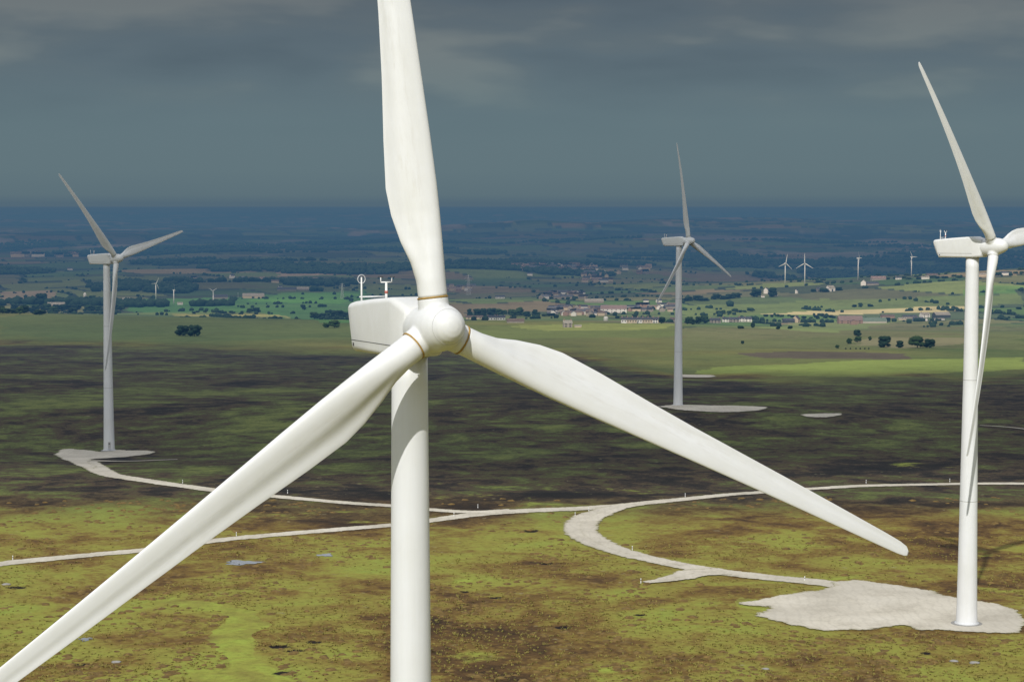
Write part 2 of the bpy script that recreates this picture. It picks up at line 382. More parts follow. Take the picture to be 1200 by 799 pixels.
def turbine(key, label, detail=True):
    px, py, D, yw, az, cn, by = TUR[key]
    hub = at(px, py, D); a = Vector((math.sin(R_(yw)), -math.cos(R_(yw)), 0)); base = hub - 4.4 * a
    base.z = float(hgt(base.x, base.y)); H = hub.z - base.z
    root = empty('wind_turbine', base); tag(root, label, 'wind turbine', 'large white wind turbines on the moor')
    # tower
    ztop = H - 2.1
    bm = bmesh.new()
    rr = [(1.98, -.6), (1.97, .3), (1.86, 4), (1.70, 15), (1.56, 28), (1.34, 46), (1.17, ztop)]
    zs = np.linspace(0, ztop, 40); prof = [(1.98, -.6)] + [(float(np.interp(z, [p[1] for p in rr], [p[0] for p in rr])), float(z)) for z in zs]
    lathe(bm, prof, 72)
    tw = obj('tower', bm, M['tower'], root, True)
    for zf in (ztop * .34, ztop * .67):
        r = float(np.interp(zf, [p[1] for p in rr], [p[0] for p in rr])); bm = bmesh.new()
        lathe(bm, [(r - .02, zf - .06), (r + .018, zf - .05), (r + .018, zf + .05), (r - .02, zf + .06)], 72, False); obj('section_flange', bm, M['seam'], tw, True)
    bm = bmesh.new(); lathe(bm, [(1.22, ztop - .05), (1.3, ztop - .03), (1.3, ztop + .45), (1.2, ztop + .47)], 48); obj('yaw_bearing', bm, M['seam'], root, True)
    # door with steps on the side away from the wind, facing the track
    dr = math.pi / 2 if key != 'left' else -math.pi / 2 + .25
    T = Matrix.Rotation(dr, 4, 'Z')
    bm = bmesh.new(); box(bm, 1.80, 1.99, -.45, .45, 1.1, 3.3, T); d_ = obj('door', bm, M['seam'], root)
    bm = bmesh.new(); box(bm, 1.985, 2.0, -.25, .25, 2.5, 2.9, T); obj('door_vent', bm, M['dark'], d_)
    bm = bmesh.new()
    for q in range(5): box(bm, 1.95 + .28 * (4 - q), 2.25 + .28 * (4 - q), -.5, .5, .15 + q * .2, .2 + q * .2, T)
    obj('door_steps', bm, M['steel'], root)
    bm = bmesh.new(); lathe(bm, [(2.9, -1.2), (2.9, .16), (2.75, .22), (1.9, .24)], 64); obj('foundation', bm, M['concrete'], root, False)
    bm = bmesh.new(); lathe(bm, [(2.25, .2), (2.25, .36), (1.95, .38)], 64, False); obj('base_flange', bm, M['steel'], root, True)
    # nacelle frame
    Tn = Matrix.Translation((4.4 * a.x, 4.4 * a.y, H)) @ Matrix.Rotation(R_(yw) - math.pi / 2, 4, 'Z')    # local x = upwind
    nac = obj('nacelle', nacelle_mesh(), M['nacelle'], root, True); nac.matrix_local = Tn
    bv = nac.modifiers.new('bevel', 'BEVEL'); bv.width = .05; bv.segments = 2; bv.limit_method = 'ANGLE'; bv.angle_limit = R_(25)
    def part(name, bm, mat, smooth=False, parent=nac):
        return obj(name, bm, mat, parent, smooth)
    bm = bmesh.new()
    bm.free()
    for s in (-1, 1):
        bm = bmesh.new(); vs = box(bm, -10.9, -3.6, s * 1.672 - .012, s * 1.672 + .012, -1.38, -1.345)
        for v_ in vs: v_.co.z += .008 * (v_.co.x + 10.9)
        part('panel_seam', bm, M['dark'])
    bm = bmesh.new()
    bm.free()
    for s in (-1, 1): bm = bmesh.new(); box(bm, -10.42, -10.2, s * 1.66 - .02, s * 1.66 + .02, -1.74, -1.54); part('vent', bm, M['dark'])
    bm = bmesh.new(); box(bm, -4.2, -3.6, -.3, .3, 1.52, 1.72); part('beacon', bm, M['dark'])
    # weather instruments at the rear of the roof
    bm = bmesh.new(); z0 = 1.1
    tube(bm, (-10.6, -.95, z0 - .2), (-10.6, -.95, z0 + 1.75), .07, .05); tube(bm, (-10.6, .85, z0 - .2), (-10.6, .85, z0 + 1.35), .10, .08)
    tube(bm, (-10.6, -1.1, z0 + .42), (-10.6, .9, z0 + .42), .045)
    tube(bm, (-10.6, .45, z0 + 1.38), (-10.6, 1.25, z0 + 1.38), .045)
    tube(bm, (-10.6, .45, z0 + 1.38), (-10.6, .45, z0 + 1.7), .035); tube(bm, (-10.6, 1.25, z0 + 1.38), (-10.6, 1.25, z0 + 1.7), .035)
    mast = part('instrument_mast', bm, M['white'], True)
    # the following belong to the mast but keep two levels: they are sub-parts of the nacelle
    bm = bmesh.new(); torus(bm, (-10.6, -.95, z0 + 1.62), (1, .15, 0), .29, .026); part('lightning_ring', bm, M['steel'], True)
    for yy in (.45, 1.25):
        bm = bmesh.new()
        for q in range(3):
            aa = q * 2.094 + yy; e = Vector((-10.6 + .15 * math.cos(aa), yy + .15 * math.sin(aa), z0 + 1.75))
            tube(bm, (-10.6, yy, z0 + 1.75), e, .012); bmesh.ops.create_icosphere(bm, subdivisions=1, radius=.055, matrix=Matrix.Translation(e))
        part('anemometer', bm, M['dark'])
    bm = bmesh.new(); tube(bm, (-10.6, .85, z0 + .62), (-10.6, .85, z0 + .80), .115); part('warning_light', bm, M['red'], True)
    # rotor frame: x = shaft axis, tilted up 5 degrees
    Tr = Tn @ Matrix.Rotation(R_(-5), 4, 'Y')
    det = key == 'front'
    bm = bmesh.new(); Rx = Matrix.Rotation(math.pi / 2, 4, 'Y')
    lathe(bm, [(1.2, -2.3), (1.42, -2.2), (1.5, -1.6), (1.56, -.6), (1.55, .4), (1.46, 1.1), (1.28, 1.7), (1.1, 2.05), (.95, 2.35), (.68, 2.62), (.35, 2.76), (.08, 2.80)], 40, True, Rx)
    for k in range(3):
        t = R_(az) + k * 2 * math.pi / 3
        d = Vector((0, -math.sin(t), math.cos(t)))
        # seen from upwind (looking along -x) the right-hand side is +y in this frame
        d = Vector((0, math.sin(t), math.cos(t)))
        tube(bm, d * .2, d * 1.9, 1.02, .97, 40)
    hb = obj('hub', bm, M['nacelle'], root, True); hb.matrix_local = Tr
    rm = hb.modifiers.new('remesh', 'REMESH'); rm.mode = 'VOXEL'; rm.voxel_size = .06 if det else .14; rm.use_smooth_shade = True
    sm = hb.modifiers.new('smooth', 'SMOOTH'); sm.iterations = 14 if det else 3; sm.factor = .5
    if det:
        bm = bmesh.new(); torus(bm, (2.02, 0, 0), (1, 0, 0), 1.115, .014, 64, 6); obj('nose_cap_joint', bm, M['seam'], hb, True)
    me = blade_mesh(cn, *((150, 64) if det else (70, 32)))
    bmr = bmesh.new(); lathe(bmr, [(.93, 1.86), (.985, 1.87), (.985, 1.96), (.93, 1.97)], 56, False); ring = bpy.data.meshes.new('root_ring'); bmr.to_mesh(ring); bmr.free()
    for k in range(3):
        t = R_(az) + k * 2 * math.pi / 3
        d = Vector((0, math.sin(t), math.cos(t))); mv = Vector((0, math.cos(t), -math.sin(t))); up = Vector((1, 0, 0))
        B = Matrix((mv, up, d)).transposed().to_4x4()
        bo = obj('blade', me, M['blade'], root, True); bo.matrix_local = Tr @ B
        ro = obj('root_ring', ring, M['ring'] if det else M['seam'], bo, True)
    return root
turbine('front', 'huge white wind turbine filling the foreground, its tower foot out of view')
turbine('right', 'white wind turbine at the right standing on a sunlit pale gravel pad')
turbine('left', 'shaded white wind turbine at the left on a small grey gravel pad')
turbine('mid', 'shaded white wind turbine beyond the dark moor, behind the foreground blade')

# ------------------------------------------------------------------ ground sheet
def densify(xs, n):
    return np.concatenate([np.linspace(a, b, k, endpoint=False) for (a, b), k in zip(zip(xs, xs[1:]), n)] + [[xs[-1]]])
ang = densify([-math.pi, -1.2, -.45, -.30, .30, .45, 1.2, math.pi], [24, 30, 60, 760, 60, 30, 24])
rad = densify([2, 120, 255], [12, 40])[:-1]
# rings follow equal steps of grazing angle so far country keeps its ridges
py_ = np.concatenate([np.linspace(860, 300, 420), np.linspace(300, 262, 60)[1:]])
rr2 = HC * 1.0 / np.tan((py_ - YL) / F) * 1.0
rr2 = np.interp(np.linspace(0, 1, 760), np.linspace(0, 1, len(rr2)), rr2)
rad = np.concatenate([rad, [v for v in rr2 if v > 256], np.geomspace(rr2[-1] * 1.01, 75000, 190)])
A_, R2 = np.meshgrid(ang, rad)
GX = R2 * np.sin(A_); GY = R2 * np.cos(A_)
# ground material attributes, painted from land use (world metres)
def inpoly(X, Y, P):
    ins = np.zeros(X.shape, bool); n = len(P)
    for i in range(n):
        x0, y0 = P[i][:2]; x1, y1 = P[(i + 1) % n][:2]
        c = ((y0 > Y) != (y1 > Y)) & (X < (x1 - x0) * (Y - y0) / (y1 - y0 + 1e-9) + x0); ins ^= c
    return ins
GZ = hgt(GX, GY)
GX1 = GX + 18 * fbm(GX / 60, GY / 60, 3, 51) * sstep(300, 1500, GY); GY1 = GY + 30 * fbm(GX / 90, GY / 70, 3, 55) * sstep(400, 2000, GY)
AZ = GX / np.maximum(GY, 50)
# projected photo row of each ground point, used only to size land-use bands in metres
def Yof(px, py): return ground(px, py).y
bx = [0, 150, 300, 430, 560, 650, 800, 1000, 1200]
bY = [Yof(x, y) for x, y in zip(bx, [399, 402, 408, 413, 408, 412, 440, 441, 436])]
ba = [(x - CX) / F for x in bx]
Yb = np.interp(AZ, ba, bY) * (1 + .07 * fbm(AZ * 26, GY / 110, 5, 61))
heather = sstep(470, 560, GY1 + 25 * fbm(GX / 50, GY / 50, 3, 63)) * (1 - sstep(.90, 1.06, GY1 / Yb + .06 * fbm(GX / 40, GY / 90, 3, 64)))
grass = np.zeros_like(GX) + .016 - .012 * heather
grass += .055 * fbm(GX / 48, GY / 60, 3, 71) + .05 * heather * fbm(GX / 230, GY / 120, 4, 73)
field = sstep(.93, 1.06, GY1 / Yb + .08 * fbm(GX / 60, GY / 120, 3, 65))
def patch(pts, soft=None):
    P = [ground(*p) for p in pts]; return inpoly(GX1 if P[0].y > 900 else GX, GY1 if P[0].y > 900 else GY, P).astype(float)
def blob(px, py, rx, ry):
    g = ground(px, py); g2 = ground(px, py - ry); sx = rx * g.y / F; sy = max(abs(g2.y - g.y), 1)
    return np.exp(-(((GX - g.x) / sx) ** 2 + ((GY - g.y) / sy) ** 2))
# field colours: rectangular patchwork in rotated, warped metres
u = (GX * .94 + GY * .34) + 60 * fbm(GX / 500, GY / 500, 3, 81); v = (-GX * .34 + GY * .94) + 70 * fbm(GX / 500, GY / 500, 3, 83)
sz = np.where(GY > 5200, 1.6, 1.0)
cv = np.floor(v / (260 * sz)); cu = np.floor((u + cv * 137) / (210 * sz))
hh = PERM[(cu.astype(int) * 7 + 13) & 255, (cv.astype(int) * 11 + 5) & 255]; h2 = PERM[(cu.astype(int) * 3 + 91) & 255, (cv.astype(int) * 5 + 17) & 255]
pal = np.array([(.050, .095, .032), (.072, .125, .035), (.095, .135, .04), (.12, .125, .05), (.06, .085, .04), (.16, .13, .07), (.10, .105, .05), (.085, .12, .04), (.12, .15, .045), (.045, .06, .03)])
fc = pal[(hh * 9.99).astype(int)] * (.8 + .4 * h2)[..., None]
fu = (u + cv * 137) / (210 * sz) - cu; fv = v / (260 * sz) - cv
edge = np.minimum(np.minimum(fu, 1 - fu) * 210 * sz, np.minimum(fv, 1 - fv) * 260 * sz)
hedge = (edge < (5 + GY / 900)) & (h2 > .25)
fc = np.where(hedge[..., None], np.array((.022, .036, .022)), fc)
# rough grazing between the moor and the farms
rough = 1 - sstep(1.55, 1.75, GY1 / Yb); rough = rough * np.where(AZ > .09, 1 - sstep(1800, 2100, GY1), 1)
rg = fbm(GX / 130, GY / 190, 4, 91)
rc = np.stack([.095 + .060 * rg, .108 + .035 * rg, .030 + .010 * rg], -1)
fc = fc * (1 - rough[..., None]) + rc * rough[..., None]
# far woods; distant land colour darkened to stand in for overcast shade
wd = .5 * fbm(GX / 900, GY / 700, 5, 95) + .8 * fbm(GX / 330, GY / 420, 4, 195); wdm = sstep(.08, .16, wd) * sstep(4200, 5600, GY) * .85
hillm = np.exp(-((GX - 1500) / 1000) ** 2 - ((GY - 4000) / 900) ** 2); wdm = wdm * (1 - np.clip(hillm * 2.2, 0, 1))
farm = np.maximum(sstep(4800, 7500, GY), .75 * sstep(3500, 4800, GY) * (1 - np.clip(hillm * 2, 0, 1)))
fc = fc * (1 - wdm[..., None]) + np.array((.018, .03, .02)) * wdm[..., None]
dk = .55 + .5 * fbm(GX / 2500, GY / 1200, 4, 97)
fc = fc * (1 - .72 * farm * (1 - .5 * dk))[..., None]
twn = fbm(GX / 260, GY / 700, 4, 99); tm = sstep(.28, .42, twn) * sstep(6500, 9000, GY)
fc = fc * (1 - tm[..., None]) + np.array((.11, .105, .10)) * tm[..., None]
def over(mask, col, k=1.0):
    global fc
    mk = (mask * k)[..., None]; fc = fc * (1 - mk) + np.array(col) * mk
over(patch([(0, 396), (0, 373), (120, 368), (300, 371), (420, 380), (420, 395), (250, 400), (100, 398)]), (.062, .088, .026), .75)
over(patch([(150, 366), (150, 352), (330, 345), (430, 340), (460, 380), (380, 378), (300, 366)]), (.050, .135, .035), .85)
over(patch([(290, 352), (330, 343), (420, 345), (400, 356)]), (.075, .19, .035), .8)
over(patch([(0, 354), (0, 342), (60, 340), (70, 352)]), (.20, .15, .10), .8)
over(patch([(325, 324), (330, 318), (410, 313), (415, 320)]), (.20, .15, .11), .8)
over(patch([(200, 368), (330, 369), (430, 380), (430, 382), (330, 371), (200, 370)]), (.28, .26, .08), .8)
over(patch([(430, 384), (640, 380), (800, 380), (800, 394), (650, 396), (550, 404), (430, 398)]), (.105, .130, .032), .8)
over(patch([(600, 382), (700, 379), (790, 380), (780, 386), (640, 388)]), (.20, .22, .055), .7)
over(patch([(800, 412), (800, 386), (960, 380), (1060, 376), (1200, 380), (1200, 410), (1000, 408), (880, 410)]), (.115, .128, .045), .7)
over(patch([(800, 371), (800, 358), (960, 352), (1200, 345), (1200, 356), (960, 366)]), (.12, .16, .045), .8)
over(patch([(880, 384), (930, 376), (1060, 374), (1020, 384), (980, 390)]), (.15, .19, .06), .8)
over(patch([(880, 368), (960, 364), (1050, 361), (1130, 359), (1128, 365), (1040, 367), (960, 369)]), (.42, .37, .19), .9)
over(patch([(1000, 404), (1030, 396), (1130, 396), (1130, 404), (1060, 408)]), (.21, .18, .10), .6)
over(patch([(860, 414), (1000, 411), (1060, 414), (1060, 421), (900, 420)]), (.075, .052, .042), .8)
over(patch([(820, 438), (820, 430), (960, 424), (1200, 418), (1200, 432), (1000, 442)]), (.17, .215, .045), .8)
over(patch([(1130, 345), (1130, 338), (1200, 336), (1200, 345)]), (.09, .19, .04), .7)

lime = np.zeros_like(GX); LIME = []
for pts in ([(178, 706), (200, 700), (250, 706), (300, 716), (318, 730), (296, 742), (300, 760), (330, 790), (335, 815), (290, 815), (275, 790), (262, 766), (240, 748), (246, 738), (268, 728), (262, 716), (225, 712)],
            [(215, 786), (290, 782), (350, 796), (340, 812), (230, 800)],
            [(860, 700), (905, 706), (900, 718), (868, 714)], [(500, 560), (640, 566), (800, 578), (690, 592), (600, 592), (500, 590)]):
    P = [ground(*p) for p in pts]; LIME.append(P); mk = inpoly(GX + 2 * fbm(GX / 9, GY / 9, 3, 66), GY + 3 * fbm(GX / 9, GY / 9, 3, 67), P).astype(float); lime = np.maximum(lime, mk * (.78 if pts[0][0] != 500 else .25))
for b_ in ((350, 602, 110, 6), (200, 634, 70, 5), (430, 612, 60, 4), (540, 680, 40, 6), (760, 625, 70, 5), (900, 640, 120, 4), (1010, 680, 120, 6), (1150, 690, 80, 6), (1150, 648, 75, 17), (560, 770, 60, 10), (720, 790, 80, 12), (450, 640, 120, 6), (520, 630, 60, 5), (1080, 545, 90, 5)):
    lime = np.maximum(lime, .42 * blob(*b_))
for b_ in ((350, 458, 110, 3), (230, 463, 70, 3), (640, 500, 60, 4), (900, 545, 50, 5), (60, 470, 60, 4), (110, 552, 80, 4), (560, 575, 70, 4), (760, 520, 60, 5)):
    grass += .07 * blob(*b_)
for b_ in ((60, 590, 110, 10), (250, 600, 60, 3), (160, 690, 90, 8), (80, 700, 90, 10), (420, 690, 80, 8), (370, 610, 50, 3), (160, 750, 90, 12), (100, 785, 80, 10), (780, 600, 60, 4), (860, 610, 100, 8), (980, 600, 60, 6), (330, 745, 90, 6), (900, 660, 80, 5), (1060, 592, 140, 6),
           (640, 700, 60, 8), (700, 680, 60, 5), (620, 660, 60, 6), (840, 690, 60, 4), (800, 770, 60, 6), (1000, 775, 120, 6), (600, 610, 60, 5), (560, 700, 50, 9), (940, 750, 120, 6), (620, 580, 90, 5)):
    grass -= .055 * blob(*b_)
peat = np.zeros_like(GX)
for b_ in ((327, 757, 16, 3), (368, 752, 12, 2), (330, 788, 14, 3), (345, 762, 16, 1.6), (1085, 765, 8, 2), (580, 700, 10, 1.5), (640, 660, 10, 1.5), (95, 778, 12, 2), (20, 688, 14, 2), (622, 622, 12, 2), (470, 745, 10, 1.5), (660, 735, 12, 2), (750, 720, 10, 1.5), (545, 693, 8, 1.2)):
    peat = np.maximum(peat, .95 * blob(*b_))
V = np.stack([GX, GY, GZ], -1).reshape(-1, 3); nrow, ncol = GX.shape
i = np.arange(nrow - 1)[:, None] * ncol; j = np.arange(ncol - 1)[None]
Fq = np.stack([i + j, i + j + 1, i + ncol + j + 1, i + ncol + j], -1).reshape(-1, 4)[:, ::-1]
# drop a few peat hags below the turf
V[:, 2] -= .5 * np.clip(peat.ravel() - .5, 0, 1)
me = npmesh('moorland', V, Fq)
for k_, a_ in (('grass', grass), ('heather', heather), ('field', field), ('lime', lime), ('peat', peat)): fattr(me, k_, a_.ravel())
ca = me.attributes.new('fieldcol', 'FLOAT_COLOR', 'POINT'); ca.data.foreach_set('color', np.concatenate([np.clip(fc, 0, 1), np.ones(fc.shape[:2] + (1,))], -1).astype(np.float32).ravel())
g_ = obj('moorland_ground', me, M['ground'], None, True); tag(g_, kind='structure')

# ------------------------------------------------------------------ gravel tracks and pads
def smooth_path(P, n=10):
    P = [np.array(p) for p in P]; out = []
    Q = [2 * P[0] - P[1]] + P + [2 * P[-1] - P[-2]]
    for a, b_, c_, d_ in zip(Q, Q[1:], Q[2:], Q[3:]):
        for t in np.linspace(0, 1, n, endpoint=False):
            out.append(.5 * ((2 * b_) + (-a + c_) * t + (2 * a - 5 * b_ + 4 * c_ - d_) * t * t + (-a + 3 * b_ - 3 * c_ + d_) * t ** 3))
    out.append(P[-1]); return np.array(out)
def track(name, pts, widths, lift=.10, seed=0, grow=1.0):
    P = [ground(x, y) for x, y in pts]; w = widths if isinstance(widths, list) else [widths] * len(pts)
    W = smooth_path([(p.x, p.y, ww) for p, ww in zip(P, w)], 24)
    d = np.gradient(W[:, :2], axis=0); d /= np.linalg.norm(d, axis=1)[:, None] + 1e-9; nn = np.stack([-d[:, 1], d[:, 0]], 1)
    L = np.concatenate([[0], np.cumsum(np.linalg.norm(np.diff(W[:, :2], axis=0), axis=1))])
    k = 17; s = np.linspace(-1, 1, k)
    wl = W[:, 2] / 2 * (1 + .16 * fbm(L / 9, L * 0 + seed, 3, 5)); wr = W[:, 2] / 2 * (1 + .16 * fbm(L / 9, L * 0 + seed + 9, 3, 6))
    hw = np.where(s[None] < 0, wl[:, None], wr[:, None]) * 1.25
    X = W[:, 0:1] + nn[:, 0:1] * hw * s[None]; Y = W[:, 1:2] + nn[:, 1:2] * hw * s[None]
    dist = np.hypot(X, Y)
    Z = hgt(X, Y) + lift + .0003 * np.maximum(dist - 300, 0)
    e = (.5 + (np.abs(s[None]) - .8) * 2.0) * np.ones_like(X); md = .42 * np.exp(-(s[None] / .13) ** 2) * np.ones_like(X)
    Vv = np.stack([X, Y, Z], -1).reshape(-1, 3); a = np.arange(len(W) - 1)[:, None] * k; b_ = np.arange(k - 1)[None]
    me = npmesh(name, Vv, np.stack([a + b_, a + k + b_, a + k + b_ + 1, a + b_ + 1], -1).reshape(-1, 4))
    fattr(me, 'edge', np.clip(e, -1, 1).ravel()); fattr(me, 'mid', md.ravel()); o = obj(name, me, M['gravel'], None, True); tag(o, kind='structure'); return o
def pad(name, pts, lift=.13, res=.5):
    P = [ground(*p) for p in pts]; xs = [p.x for p in P]; ys = [p.y for p in P]
    sm = smooth_path([(p.x, p.y) for p in P + [P[0]]], 16)
    gx, gy = np.meshgrid(np.arange(min(xs) - 2, max(xs) + 2, res), np.arange(min(ys) - 2, max(ys) + 2, res))
    wx = gx + 1.3 * fbm(gx / 6, gy / 6, 3, 8) ; wy = gy + 1.6 * fbm(gx / 6, gy / 6, 3, 12)
    poly = [tuple(q) for q in sm]
    ins = inpoly(wx, wy, poly)
    # distance to outline for the ragged grassy edge
    dmin = np.full(gx.shape, 1e9)
    for q in sm: dmin = np.minimum(dmin, np.hypot(wx - q[0], wy - q[1]))
    sd = np.where(ins, dmin, -dmin); Z = hgt(gx, gy) + lift + .0002 * np.maximum(gy - 300, 0)
    n0, n1 = gx.shape; Vv = np.stack([gx, gy, Z], -1).reshape(-1, 3)
    a = np.arange(n0 - 1)[:, None] * n1; b_ = np.arange(n1 - 1)[None]; Q = np.stack([a + b_, a + b_ + 1, a + n1 + b_ + 1, a + n1 + b_], -1).reshape(-1, 4)
    keep = (sd.ravel()[Q] > -2.2).all(1); Q = Q[keep]; us, inv = np.unique(Q, return_inverse=True)
    me = npmesh(name, Vv[us], inv.reshape(Q.shape)); fattr(me, 'edge', np.clip(.5 - sd.ravel()[us] / 2.6, -1, 1.3)); fattr(me, 'mid', np.zeros(len(us)))
    o = obj(name, me, M['gravel'], None, True); tag(o, kind='structure'); return o
T1 = [(-400, 706), (-60, 670), (0, 661), (100, 651), (165, 645), (256, 633), (330, 626), (460, 615.5), (505, 610), (557, 603), (620, 598.5), (680, 596), (733, 592), (803, 585), (892, 577), (967, 572), (1013, 569.5), (1107, 567.5), (1200, 567), (1290, 567.5), (1500, 569), (1800, 574)]
track('gravel_track', T1, [5, 5, 5, 5, 5, 5, 5, 5, 5, 6, 6.5, 6.5, 6, 5.5, 5, 5, 5, 5, 5, 5, 5, 5], .07, 1)
track('gravel_track', [(100, 541), (116, 551), (132, 557.5), (160, 562), (216, 570), (248, 574.5), (328, 582.5), (400, 589), (460, 593), (505, 597.5), (557, 600.5), (600, 598.5)], [7, 7, 6, 5.5, 5, 5, 5, 5, 5, 5, 5.5, 5], .10, 2)
track('gravel_track', [(760, 589), (728, 594), (703, 601), (685, 610), (680, 619), (690, 631), (722, 645), (765, 656), (827, 668), (883, 675), (943, 681), (985, 686), (1010, 692)], [5, 6.5, 7.5, 8, 8, 7.5, 6.5, 6, 6, 6, 6, 7, 9], .11, 3)
track('gravel_track', [(756, 683), (780, 680), (800, 676), (818, 671.5), (850, 670)], [2, 4, 6, 8, 8], .17, 4)
pad('gravel_pad', [(978, 681), (972, 689), (930, 696), (866, 706.5), (903, 712), (882, 720), (920, 731), (966, 738), (1027, 736), (1060, 733), (1083, 738), (1144, 742), (1186, 740), (1198, 733), (1200, 722), (1172, 710), (1120, 700), (1083, 692), (1041, 685), (1008, 681)], .14)
pad('gravel_pad', [(66, 533), (70, 529), (78, 526.5), (95, 527.5), (120, 529.5), (136, 528), (178, 529), (172, 533), (132, 537), (104, 539.5), (112, 548), (100, 549), (82, 541), (70, 537)], .14, .8)
pad('gravel_pad', [(770, 477), (795, 475), (833, 475.5), (867, 476), (898, 478), (880, 482), (840, 483), (800, 481)], .16, 1.1)
pad('gravel_patch', [(938, 486), (983, 485), (978, 488.5), (948, 489)], .16, 1)
pad('gravel_patch', [(796, 439.5), (832, 440), (834, 442.5), (800, 442.5)], .2, 1.5)
track('gravel_track', [(104, 540.5), (150, 541), (208, 539)], [4, 3, 2], .2, 6)
track('gravel_track', [(1148, 499), (1180, 501), (1215, 505)], [1, 1.6, 2.2], .15, 7)

# moor pool
for nm_, px, py, rx, ry in (('pool', 284, 659.5, 20, 2.2), ('pool', 381, 650.5, 9, 1.3), ('pool', 100, 749, 7, 2)):
    g = ground(px, py); sx = rx * g.y / F; sy = abs(ground(px, py - ry).y - g.y); bm = bmesh.new(); vs = []
    for q in range(40):
        t = 2 * math.pi * q / 40; w = 1 + .25 * math.sin(3 * t + px) + .15 * math.sin(7 * t)
        x, y = g.x + sx * w * math.cos(t), g.y + sy * w * math.sin(t); vs.append(bm.verts.new((x, y, 0)))
    zz = max(float(hgt(v.co.x, v.co.y)) for v in vs) + .06
    for v in vs: v.co.z = zz
    bm.faces.new(vs); tag(obj(nm_, bm, M['water']), kind='structure')

# ------------------------------------------------------------------ tussocks and heather on the near moor (uncountable)
def clump_field(name, n, seed, mat, build, ymin, ymax, test):
    r = np.random.RandomState(seed); Vs = []; Fs = []; Sh = []; off = 0; made = 0
    inv_ = 1 / (ymin) ; 
    Yc = 1 / (1 / ymin + r.rand(n) * (1 / ymax - 1 / ymin)); Ac = (r.rand(n) - .5) * .60; Xc = Ac * Yc
    ok = test(Xc, Yc, r); Xc = Xc[ok]; Yc = Yc[ok]; Zc = hgt(Xc, Yc)
    for x, y, z in zip(Xc, Yc, Zc):
        v, f, s = build(r); Vs.append(v + (x, y, z)); Fs.append(f + off); Sh.append(s); off += len(v)
    me = npmesh(name, np.concatenate(Vs), np.concatenate(Fs)); fattr(me, 'shade', np.concatenate(Sh)); o = obj(name, me, mat); tag(o, kind='stuff'); return o
def tuft(r):
    k = 9; h = r.uniform(.15, .4); w = r.uniform(.3, .7); v = []; s = []
    for q in range(k):
        a = r.rand() * 6.28; b_ = r.rand() * 6.28; p = np.array([math.cos(b_), math.sin(b_), 0]) * w * .5 * r.rand(); t = np.array([-math.sin(a), math.cos(a), 0]) * .09
        tip = p + np.array([math.cos(a) * w * .7, math.sin(a) * w * .7, h * r.uniform(.6, 1.1)]); v += [p - t - (0, 0, .05), p + t - (0, 0, .05), tip]; c = r.rand(); s += [c * .4, c * .4, .3 + c * .7]
    return np.array(v), np.arange(3 * k).reshape(-1, 3), np.array(s)
def heathc(r):
    w = r.uniform(.4, 1.2); h = w * r.uniform(.2, .35); n = 7; v = [(0, 0, h)]; s = [r.rand()]
    for ring, (rw, zz) in enumerate(((.55, .8), (1, -.1))):
        for q in range(n):
            a = 2 * math.pi * (q + .5 * ring) / n + r.uniform(-.3, .3); k = w * rw * r.uniform(.7, 1.25); v.append((k * math.cos(a), k * math.sin(a) , h * zz * r.uniform(.6, 1.25))); s.append(r.rand() * (.9 if ring == 0 else .3))
    f = [(0, 1 + q, 1 + (q + 1) % n) for q in range(n)]
    for q in range(n): f += [(1 + q, 1 + n + q, 1 + (q + 1) % n), (1 + (q + 1) % n, 1 + n + q, 1 + n + (q + 1) % n)]
    return np.array(v), np.array(f), np.array(s)
TRK = []
for o in C.objects:
    if o.name.startswith('gravel'):
        a = np.empty(len(o.data.vertices) * 3, np.float32); o.data.vertices.foreach_get('co', a); TRK.append(a.reshape(-1, 3)[:, :2])
TRK = np.concatenate(TRK)
cell = set((int(a // 2), int(b_ // 2)) for a, b_ in TRK)
def clear(X, Y):
    ok = np.array([(int(x // 2), int(y // 2)) not in cell for x, y in zip(X, Y)], bool)
    for P in LIME[:2]: ok &= ~inpoly(X, Y, P)
    return ok
clump_field('tussock_grass', 24000, 3, M['tuft'], tuft, 265, 470, lambda X, Y, r: (fbm(X / 25, Y / 25, 3, 40) + .6 * r.rand(len(X)) > .12) & clear(X, Y))
clump_field('heather', 6000, 4, M['heath'], heathc, 265, 540, lambda X, Y, r: (fbm(X / 22, Y / 22, 3, 140) + .4 * r.rand(len(X)) > .25) & clear(X, Y))

